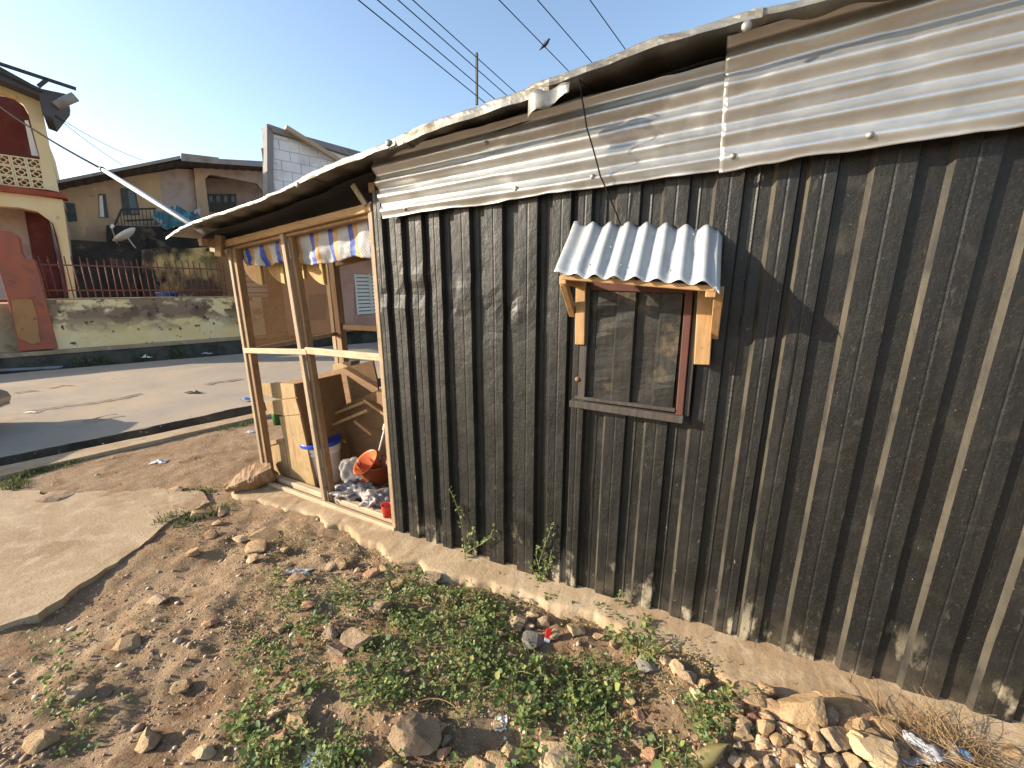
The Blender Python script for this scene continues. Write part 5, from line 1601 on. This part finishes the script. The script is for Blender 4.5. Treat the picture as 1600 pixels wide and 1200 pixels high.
# litter
def crumple(name, mat, px, py, w, h, seed, label, cat='litter', group=None, lift=0.4, amp=0.35, zb=None):
    p, k = px_size(px, py)
    n1_, n2_ = 16, 14
    U, V = np.meshgrid(np.linspace(-1, 1, n1_), np.linspace(-1, 1, n2_), indexing='ij')
    rad = 1 + 0.25 * fbm(U * 1.5 + seed, V * 1.5, 0, seed, 2)
    X = p[0] + U * w * k / 2 * rad
    Y = p[1] + V * w * k / 2 * 0.7 * rad * (h / w) * 1.6
    sz = w * k * amp
    Z = (H(X, Y) if zb is None else zb) + 0.006 + sz * lift * np.clip(0.5 + 0.6 * fbm(U * 2.2, V * 2.2, 0, seed + 3, 3), 0, 1.2) * np.clip(1.15 - np.sqrt(U * U + V * V), 0.05, 1)
    o = MB().grid(np.stack([X, Y, Z], -1)).build(name, mat, smooth=True, solid=0.0008)
    return tag(o, label, cat, group)


crumple('plastic_wrapper', 'litter_plastic', 1420, 1168, 84, 60, 1, 'silver and blue plastic wrapper among stones and dry twigs', lift=0.7)
crumple('plastic_wrapper', 'litter_plastic', 1532, 1148, 50, 44, 2, 'pale bluish plastic scrap in the dry twigs by the black wall', lift=0.8)
crumple('plastic_wrapper', 'litter_plastic', 1400, 1084, 80, 24, 3, 'long grey-white plastic scrap pressed against the black wall foot', lift=0.5)
crumple('plastic_wrapper', 'litter_plastic', 1490, 1180, 50, 40, 14, 'clear crinkled plastic scrap under the dry twigs', lift=0.5)
crumple('paper_scrap', 'paper', 495, 1186, 44, 36, 4, 'white paper scrap lying by the pink brick fragment', lift=0.15)
crumple('plastic_wrapper', 'litter_plastic', 465, 890, 38, 18, 5, 'crumpled clear plastic on the bare dry soil', lift=0.4)
crumple('plastic_wrapper', 'paper', 783, 1122, 18, 14, 6, 'small white scrap in the green weeds', lift=0.4)
crumple('plastic_wrapper', 'litter_plastic', 248, 720, 22, 10, 7, 'small whitish plastic scrap on the dirt between drain and apron', lift=0.6)
crumple('plastic_wrapper', 'litter_plastic', 393, 672, 16, 8, 8, 'whitish plastic scrap by the drain lip next to the porch', lift=0.5)
crumple('rag', 'rubber', 303, 617, 24, 6, 9, 'dark rag flattened on the road', lift=0.6, zb=0.03, cat='rag')
crumple('plastic_wrapper', 'blue_plastic', 386, 628, 18, 6, 10, 'blue wrapper at the road edge above the drain', lift=0.8, zb=0.03)
crumple('plastic_wrapper', 'paper', 50, 648, 18, 4, 11, 'flat white scrap on the road', lift=0.3, zb=0.03)
crumple('plastic_wrapper', 'paper', 229, 559, 14, 6, 12, 'white scrap in the far drain below the ochre wall', lift=1.0, zb=0.0)
crumple('plastic_wrapper', 'litter_plastic', 323, 553, 16, 5, 13, 'pale scrap at the far road edge near the porch post', lift=1.0, zb=0.0)
p, k = px_size(857, 994)
pk = MB().beam((p[0] - 0.006, p[1], hz(p[0], p[1]) + 0.006), (p[0] + 0.004, p[1] + 0.012, hz(p[0], p[1]) + 0.06), 0.026, 0.006, (1, 0, 0))
pk = pk.build('packet', 'red_plastic', bevel=0.001)
MB().beam((p[0] - 0.010, p[1] - 0.008, hz(p[0], p[1]) + 0.003), (p[0] - 0.004, p[1] - 0.004, hz(p[0], p[1]) + 0.02), 0.026, 0.004, (1, 0, 0)).build('white_end', 'paper', pk)
tag(pk, 'small red packet with white end standing by the slate-grey stone', 'packet')
p, k = px_size(1108, 1188)
yl = np.zeros((9, 7, 3))
for i in range(9):
    for j in range(7):
        u_, v_ = i / 8 * 2 - 1, j / 6 * 2 - 1
        wd = 0.038 * (1 - u_ * u_ * 0.9)
        yl[i, j] = (p[0] + u_ * 0.062 + 0.02 * v_, p[1] + v_ * wd, hz(p[0], p[1]) + 0.02 + 0.035 * (1 - v_ * v_) + 0.02 * u_)
mk('yellow_leaf', (0.15, 0.13, 0.05), 0.6, 0, [((0.10, 0.10, 0.035), 30, 0.48, 0.62), ((0.30, 0.20, 0.09), 14, 0.58, 0.7)])
tag(MB().grid(yl).build('fallen_leaf', 'yellow_leaf', smooth=True, solid=0.001), 'large curled yellow-green fallen leaf at the edge of the rubble heap', 'leaf')

# gravel: thousands of tiny stones
bm = bmesh.new()
bmesh.ops.create_icosphere(bm, subdivisions=1, radius=1)
IV = np.array([v.co[:] for v in bm.verts])
IF = np.array([[v.index for v in f.verts] for f in bm.faces])
bm.free()


def raw_mesh(name, V, F, mat, smooth=False):
    me = bpy.data.meshes.new(name)
    n, m = len(V), len(F)
    w = F.shape[1]
    me.vertices.add(n)
    me.vertices.foreach_set('co', V.astype(np.float32).ravel())
    me.loops.add(m * w)
    me.loops.foreach_set('vertex_index', F.astype(np.int32).ravel())
    me.polygons.add(m)
    me.polygons.foreach_set('loop_start', np.arange(0, m * w, w, dtype=np.int32))
    me.polygons.foreach_set('loop_total', np.full(m, w, dtype=np.int32))
    me.update(calc_edges=True)
    me.validate()
    me.materials.append(MATS[mat])
    if smooth:
        me.polygons.foreach_set('use_smooth', [True] * m)
    return link(name, me, (0, 0, 0))


def scatter_gravel(P, R):
    n = len(P)
    sh = nrg.normal(1, 0.22, (n, len(IV), 1))
    sc = nrg.uniform(0.6, 1.25, (n, 1, 3)) * np.array([1, 1, 0.7])
    V = IV[None] * sh * sc * R[:, None, None]
    a = nrg.uniform(0, 6.28, n)
    c_, s_ = np.cos(a), np.sin(a)
    X = V[:, :, 0] * c_[:, None] - V[:, :, 1] * s_[:, None]
    Yv = V[:, :, 0] * s_[:, None] + V[:, :, 1] * c_[:, None]
    V = np.stack([X, Yv, V[:, :, 2]], -1) + P[:, None, :]
    F = IF[None] + (np.arange(n) * len(IV))[:, None, None]
    return V.reshape(-1, 3), F.reshape(-1, 3)


def gndv(q):
    u, v = (q[:, 0] - 800) / FPX, (q[:, 1] - 600) / FPX
    t = -EYE / (-ST - v * CT)
    return np.column_stack([u * t, (CT - v * ST) * t])


def sample_px(n, x0, x1, y0, y1):
    xs, ys = nrg.uniform(x0, x1, n), nrg.uniform(y0, y1, n)
    return gndv(np.column_stack([xs, ys])), xs, ys


pts, xs, ys = sample_px(24000, -60, 1660, 775, 1260)
pts2, xs2, ys2 = sample_px(3500, 1060, 1600, 1060, 1230)
pts3, xs3, ys3 = sample_px(1500, -40, 420, 660, 780)
pts4, xs4, ys4 = sample_px(3500, 340, 700, 800, 1000)
pp = np.concatenate([pts, pts2, pts3, pts4])
s_, o_ = in_wall(pp[:, 0], pp[:, 1])
keep = (o_ > foot_edge(s_) * nrg.uniform(0.25, 1.0, len(s_))) | (s_ < -1.7)
dens_n = fbm(pp[:, 0] * 3.2, pp[:, 1] * 3.2, 0, 151, 4)
keep &= nrg.uniform(-0.75, 0.75, len(pp)) < dens_n
pp = pp[keep]
R = np.minimum(0.0027 * np.exp(nrg.normal(0, 0.70, len(pp))), 0.017)
Z = H(pp[:, 0], pp[:, 1]) + R * 0.1
V, F = scatter_gravel(np.column_stack([pp, Z]), R)
struct(raw_mesh('gravel', V, F, 'gravel'), 'stuff', 'loose gravel and crumbs of earth strewn over the plot', 'gravel')

# creeping weeds
LEAF = np.array([(0, 0, 0), (0.42, 0.30, 0.10), (0.50, 0.62, 0.12), (0, 1.0, -0.04), (-0.50, 0.62, 0.12), (-0.42, 0.30, 0.10), (0, 0.5, 0.0)])
LFC = np.array([(0, 1, 6), (1, 2, 6), (2, 3, 6), (3, 4, 6), (4, 5, 6), (5, 0, 6)])


def leaves(P, size, yaw, pitch, roll):
    n = len(P)
    V = LEAF[None] * size[:, None, None] * np.stack([nrg.uniform(0.5, 1.05, n), nrg.uniform(0.85, 1.25, n), np.ones(n)], -1)[:, None, :]
    cr, sr = np.cos(roll)[:, None], np.sin(roll)[:, None]
    x, y, z = V[..., 0], V[..., 1], V[..., 2]
    x, z = x * cr - z * sr, x * sr + z * cr
    cp, sp_ = np.cos(pitch)[:, None], np.sin(pitch)[:, None]
    y, z = y * cp - z * sp_, y * sp_ + z * cp
    cy, sy = np.cos(yaw)[:, None], np.sin(yaw)[:, None]
    x, y = x * cy - y * sy, x * sy + y * cy
    V = np.stack([x, y, z], -1) + P[:, None, :]
    F = LFC[None] + (np.arange(n) * len(LEAF))[:, None, None]
    return V.reshape(-1, 3), F.reshape(-1, 3)


BL = [(470, 960, 60, 40, 16), (420, 900, 50, 30, 8), (520, 930, 50, 30, 12), (480, 1010, 60, 40, 12), (430, 1030, 40, 30, 10), (560, 960, 40, 30, 14), (640, 1060, 50, 40, 20), (480, 1150, 50, 40, 20), (560, 1140, 40, 30, 14), (390, 1110, 40, 40, 16), (1130, 1090, 40, 30, 10), (620, 960, 60, 36, 34), (690, 985, 75, 50, 60), (722, 935, 55, 26, 30), (765, 965, 50, 42, 42), (640, 900, 34, 16, 12), (660, 915, 30, 16, 10), (745, 1050, 85, 50, 60), (830, 1085, 100, 60, 80), (560, 1095, 90, 45, 40), (490, 1085, 40, 26, 22),
      (395, 1060, 36, 40, 16), (392, 1165, 34, 44, 24), (600, 1120, 60, 55, 45), (905, 1110, 85, 52, 60), (950, 1050, 62, 42, 40), (1000, 1000, 36, 32, 18), (955, 945, 46, 22, 20), (1055, 1085, 60, 46, 38), (1090, 1135, 50, 42, 30),
      (880, 1180, 80, 26, 26), (700, 1165, 40, 40, 14), (540, 1185, 60, 26, 26), (848, 905, 34, 30, 22), (790, 915, 50, 24, 22), (590, 1040, 70, 34, 26), (940, 1180, 60, 26, 20), (1040, 1170, 50, 30, 16), (710, 1110, 60, 34, 24), (1120, 1060, 20, 26, 8),
      (760, 870, 20, 10, 6), (735, 880, 18, 10, 5), (460, 1040, 40, 20, 6), (150, 1120, 120, 60, 26), (60, 1020, 60, 40, 8), (300, 1120, 60, 60, 18), (1000, 940, 16, 8, 5), (430, 1180, 30, 20, 8)]
LP_, LS_, LY_, LPi_, LR_ = [], [], [], [], []
stem = MB()
for (cx, cy, rx, ry, cnt) in BL:
    for _ in range(int(cnt * 1.1)):
        g1, g2 = nrg.normal(0, 0.55, 2)
        x, y = cx + g1 * rx, cy + g2 * ry
        if y > 1235 or y < 850:
            continue
        p = gnd(x, y)
        if float(fbm(np.array([p[0] * 5.0]), np.array([p[1] * 5.0]), 0, 171, 2)[0]) < nrg.uniform(-0.45, 0.25):
            continue
        s_, o_ = in_wall(p[0], p[1])
        if o_ < 0.06 and s_ > -1.6:
            continue
        h0 = hz(p[0], p[1])
        ht = nrg.uniform(0.012, 0.075)
        csz = nrg.choice([0.75, 1.0, 1.0, 1.45])
        nl = int(nrg.integers(9, 20))
        a0 = nrg.uniform(0, 6.28)
        ln = nrg.uniform(0.05, 0.14)
        crv = nrg.uniform(-1.2, 1.2)
        path = []
        for i in range(nl):
            f = i / (nl - 1)
            a = a0 + crv * f
            q = np.array([p[0] + math.cos(a) * ln * (f - 0.5), p[1] + math.sin(a) * ln * (f - 0.5), h0 + ht * (0.35 + math.sin(f * 3.1) * 0.65)])
            path.append(q)
            LP_.append(q + nrg.normal(0, 0.009, 3))
            LS_.append(nrg.uniform(0.008, 0.018) * csz * (1.4 if nrg.random() < 0.15 else 1))
            LY_.append(a + (1.6 if i % 2 else -1.6) + nrg.normal(0, 0.6))
            LPi_.append(nrg.normal(0.35, 0.4))
            LR_.append(nrg.normal(0, 0.35))
        if nrg.random() < 0.5:
            stem.tube(path[::3], 0.0013, 4, False)
V, F = leaves(np.array(LP_), np.array(LS_), np.array(LY_), np.array(LPi_), np.array(LR_))
struct(raw_mesh('creeping_weeds', V, F, 'weed_leaf', False), 'stuff', 'low creeping green weeds spread over the rubbly soil', 'weeds')
struct(stem.build('weed_stems', 'weed_stem'), 'stuff', 'thin runners of the creeping weeds', 'weeds')

# dry yellowing weeds and moss on the bare soil
DB = [(430, 930, 60, 40, 60), (500, 905, 60, 26, 34), (380, 990, 30, 50, 30), (470, 850, 60, 16, 40), (440, 835, 50, 14, 30), (560, 860, 50, 14, 30), (580, 920, 50, 26, 34), (700, 1060, 60, 40, 60), (900, 960, 40, 20, 20), (960, 1060, 60, 40, 30), (680, 1080, 60, 30, 40),
      (870, 895, 30, 14, 20), (1080, 1040, 40, 20, 22), (1130, 1100, 40, 40, 30), (300, 825, 40, 14, 26), (330, 850, 60, 20, 20), (240, 960, 100, 50, 30), (740, 1180, 60, 30, 20), (590, 840, 30, 8, 14), (1010, 1060, 40, 40, 20)]
P_, S_, Y_, Pi_, R_ = [], [], [], [], []
for (cx, cy, rx, ry, cnt) in DB:
    P_.append(np.column_stack([cx + nrg.normal(0, 0.55, cnt * 12) * rx, np.minimum(1230, cy + nrg.normal(0, 0.55, cnt * 12) * ry)]))
P_ = gndv(np.concatenate(P_))
s_, o_ = in_wall(P_[:, 0], P_[:, 1])
P_ = P_[(o_ > foot_edge(s_) * 0.9) | (s_ < -1.7)]
nP = len(P_)
P_ = np.column_stack([P_, H(P_[:, 0], P_[:, 1]) + nrg.uniform(0, 0.012, nP)])
S_, Y_, Pi_, R_ = nrg.uniform(0.004, 0.011, nP), nrg.uniform(0, 6.28, nP), nrg.normal(0.4, 0.5, nP), nrg.normal(0, 0.5, nP)
V, F = leaves(np.array(P_), np.array(S_), np.array(Y_), np.array(Pi_), np.array(R_))
struct(raw_mesh('dry_weeds', V, F, 'dry_leaf'), 'stuff', 'yellowing withered weeds on the bare soil', 'weeds')

# dry twigs and stems
tw = MB()


def twig(x, y, ln, yaw, rise, r, n=6, z=None):
    p = gnd(x, y)
    h0 = hz(p[0], p[1]) if z is None else z
    pts = []
    b1, b2 = nrg.normal(0, 0.9), nrg.normal(0, 0.6)
    for i in range(n):
        f = i / (n - 1)
        a = yaw + b1 * f
        pts.append((p[0] + math.cos(a) * ln * f, p[1] + math.sin(a) * ln * f, h0 + 0.006 + ln * rise * f + 0.25 * ln * b2 * f * (1 - f) * 0.5))
    pts = np.array(pts)
    pts[:, 2] = np.maximum(pts[:, 2], H(pts[:, 0], pts[:, 1]) + 0.003)
    tw.tube(pts, [r * (1 - 0.5 * i / (n - 1)) for i in range(n)], 4, False)


for _ in range(1500):
    x, y = 1485 + nrg.normal(0, 0.5) * 110, 1140 + nrg.normal(0, 0.5) * 66
    if y > 1225 or y < 1070:
        continue
    p_ = gnd(x, y)
    if in_wall(p_[0], p_[1])[1] < 0.03:
        continue
    twig(x, y, nrg.uniform(0.04, 0.18), nrg.uniform(0, 6.28), nrg.uniform(0.0, 0.5), nrg.uniform(0.0006, 0.0017))
for _ in range(70):
    twig(nrg.uniform(440, 1150), nrg.uniform(930, 1200), nrg.uniform(0.05, 0.18), nrg.uniform(0, 6.28), nrg.uniform(0, 0.25), nrg.uniform(0.0008, 0.002))
for x, y, ln, yaw in ((495, 1030, 0.14, -0.5), (540, 1030, 0.2, -1.7), (570, 1030, 0.15, -0.6), (680, 1010, 0.12, -1.2), (600, 1160, 0.24, 1.0), (1190, 1130, 0.34, -0.65), (1440, 1120, 0.3, -0.8), (1560, 1120, 0.25, 0.5), (640, 1110, 0.2, 0.6)):
    twig(x, y, ln, yaw, 0.15, 0.0028, 8)
struct(tw.build('dry_twigs', 'dry_stem'), 'stuff', 'tangle of dry brown twigs and stems', 'twigs')

# grass tufts along the drain and apron
gr = MB()
gv, gf = [], []


def tuft(x, y, n, hmin, hmax, spread, z=None):
    p = gnd(x, y, 0 if z is None else z)
    for _ in range(n):
        q = p[:2] + nrg.normal(0, spread, 2)
        z0 = hz(q[0], q[1]) if z is None else z
        a = nrg.uniform(0, 6.28)
        hh = nrg.uniform(hmin, hmax)
        ln = hh * nrg.uniform(0.2, 0.8)
        w_ = 0.0025 + hh * 0.02
        dx, dy = math.cos(a), math.sin(a)
        b = len(gv)
        gv.extend([(q[0] - dy * w_, q[1] + dx * w_, z0), (q[0] + dy * w_, q[1] - dx * w_, z0), (q[0] + dx * ln * .4 + dy * w_ * .7, q[1] + dy * ln * .4 - dx * w_ * .7, z0 + hh * .7), (q[0] + dx * ln, q[1] + dy * ln, z0 + hh)])
        gf.extend([(b, b + 1, b + 2), (b, b + 2, b + 3)])


for x, y, n in ((15, 752, 160), (30, 742, 200), (48, 735, 160), (70, 730, 120), (22, 758, 120), (100, 723, 60), (115, 720, 40), (350, 668, 60), (375, 662, 80), (390, 657, 60), (300, 767, 60), (312, 768, 60), (325, 766, 40), (270, 805, 90), (290, 812, 90), (310, 806, 90), (330, 800, 60), (350, 790, 60), (255, 815, 60)):
    tuft(x, y, n, 0.01, 0.045, 0.04)
for x, y, n in ((230, 562, 30), (280, 556, 60), (300, 552, 60), (340, 548, 80), (362, 546, 90), (372, 545, 60), (130, 572, 30), (160, 568, 30)):
    tuft(x, y, n, 0.05, 0.22, 0.09, -0.05)
struct(raw_mesh('grass_tufts', np.array(gv), np.array(gf), 'grass_blade'), 'stuff', 'short grass tufts along the drain and the concrete apron', 'grass')


# climbing weeds on the black wall
def vine(label, paths):
    root = None
    b0 = WALL.at(*paths[0][0], 0.05)
    v_ = thing('climbing_weed', (b0[0], b0[1], 0.0), label, 'plant', 'weeds climbing the black wall')
    P_, S_, Y_, Pi_, R_ = [], [], [], [], []
    sm = MB()
    for pth in paths:
        q = [WALL.at(x, y, 0.045 + 0.02 * nrg.random()) for x, y in pth]
        dense = []
        for a, b in zip(q[:-1], q[1:]):
            for f in np.linspace(0, 1, 6)[:-1]:
                dense.append(a + (b - a) * f)
        dense.append(q[-1])
        sm.tube(dense, 0.0022, 5, False)
        for d_ in dense:
            for _ in range(int(nrg.integers(1, 4))):
                P_.append(d_ + nrg.normal(0, 0.009, 3))
                S_.append(nrg.uniform(0.012, 0.026))
                Y_.append(nrg.uniform(0, 6.28))
                Pi_.append(nrg.normal(0.5, 0.5))
                R_.append(nrg.normal(0, 0.5))
    sm.build('stem', 'weed_stem', v_)
    V, F = leaves(np.array(P_), np.array(S_), np.array(Y_), np.array(Pi_), np.array(R_))
    m_ = MB()
    m_.v, m_.f = [tuple(q) for q in V], [tuple(f) for f in F]
    m_.build('foliage', 'weed_leaf', v_)['kind'] = 'stuff'


vine('thin green weed with bare lower stems climbing the black wall nearest the porch', [[(728, 862), (722, 820), (712, 785), (703, 765)], [(728, 862), (735, 838), (742, 822)], [(730, 862), (752, 850), (766, 840), (770, 828)], [(728, 866), (716, 880), (722, 900)]])
vine('bushier green weed climbing the black wall below the window hatch side', [[(845, 912), (842, 880), (850, 855), (858, 835), (862, 818)], [(845, 912), (832, 890), (826, 875)], [(848, 910), (858, 880), (862, 860)], [(846, 905), (838, 870), (840, 852)], [(842, 915), (850, 895), (853, 870)]])
vine('small tuft of green leaves at the black wall foot under the hatch', [[(968, 950), (966, 935), (970, 925)], [(972, 952), (982, 945)], [(975, 955), (995, 965), (1005, 975)]])
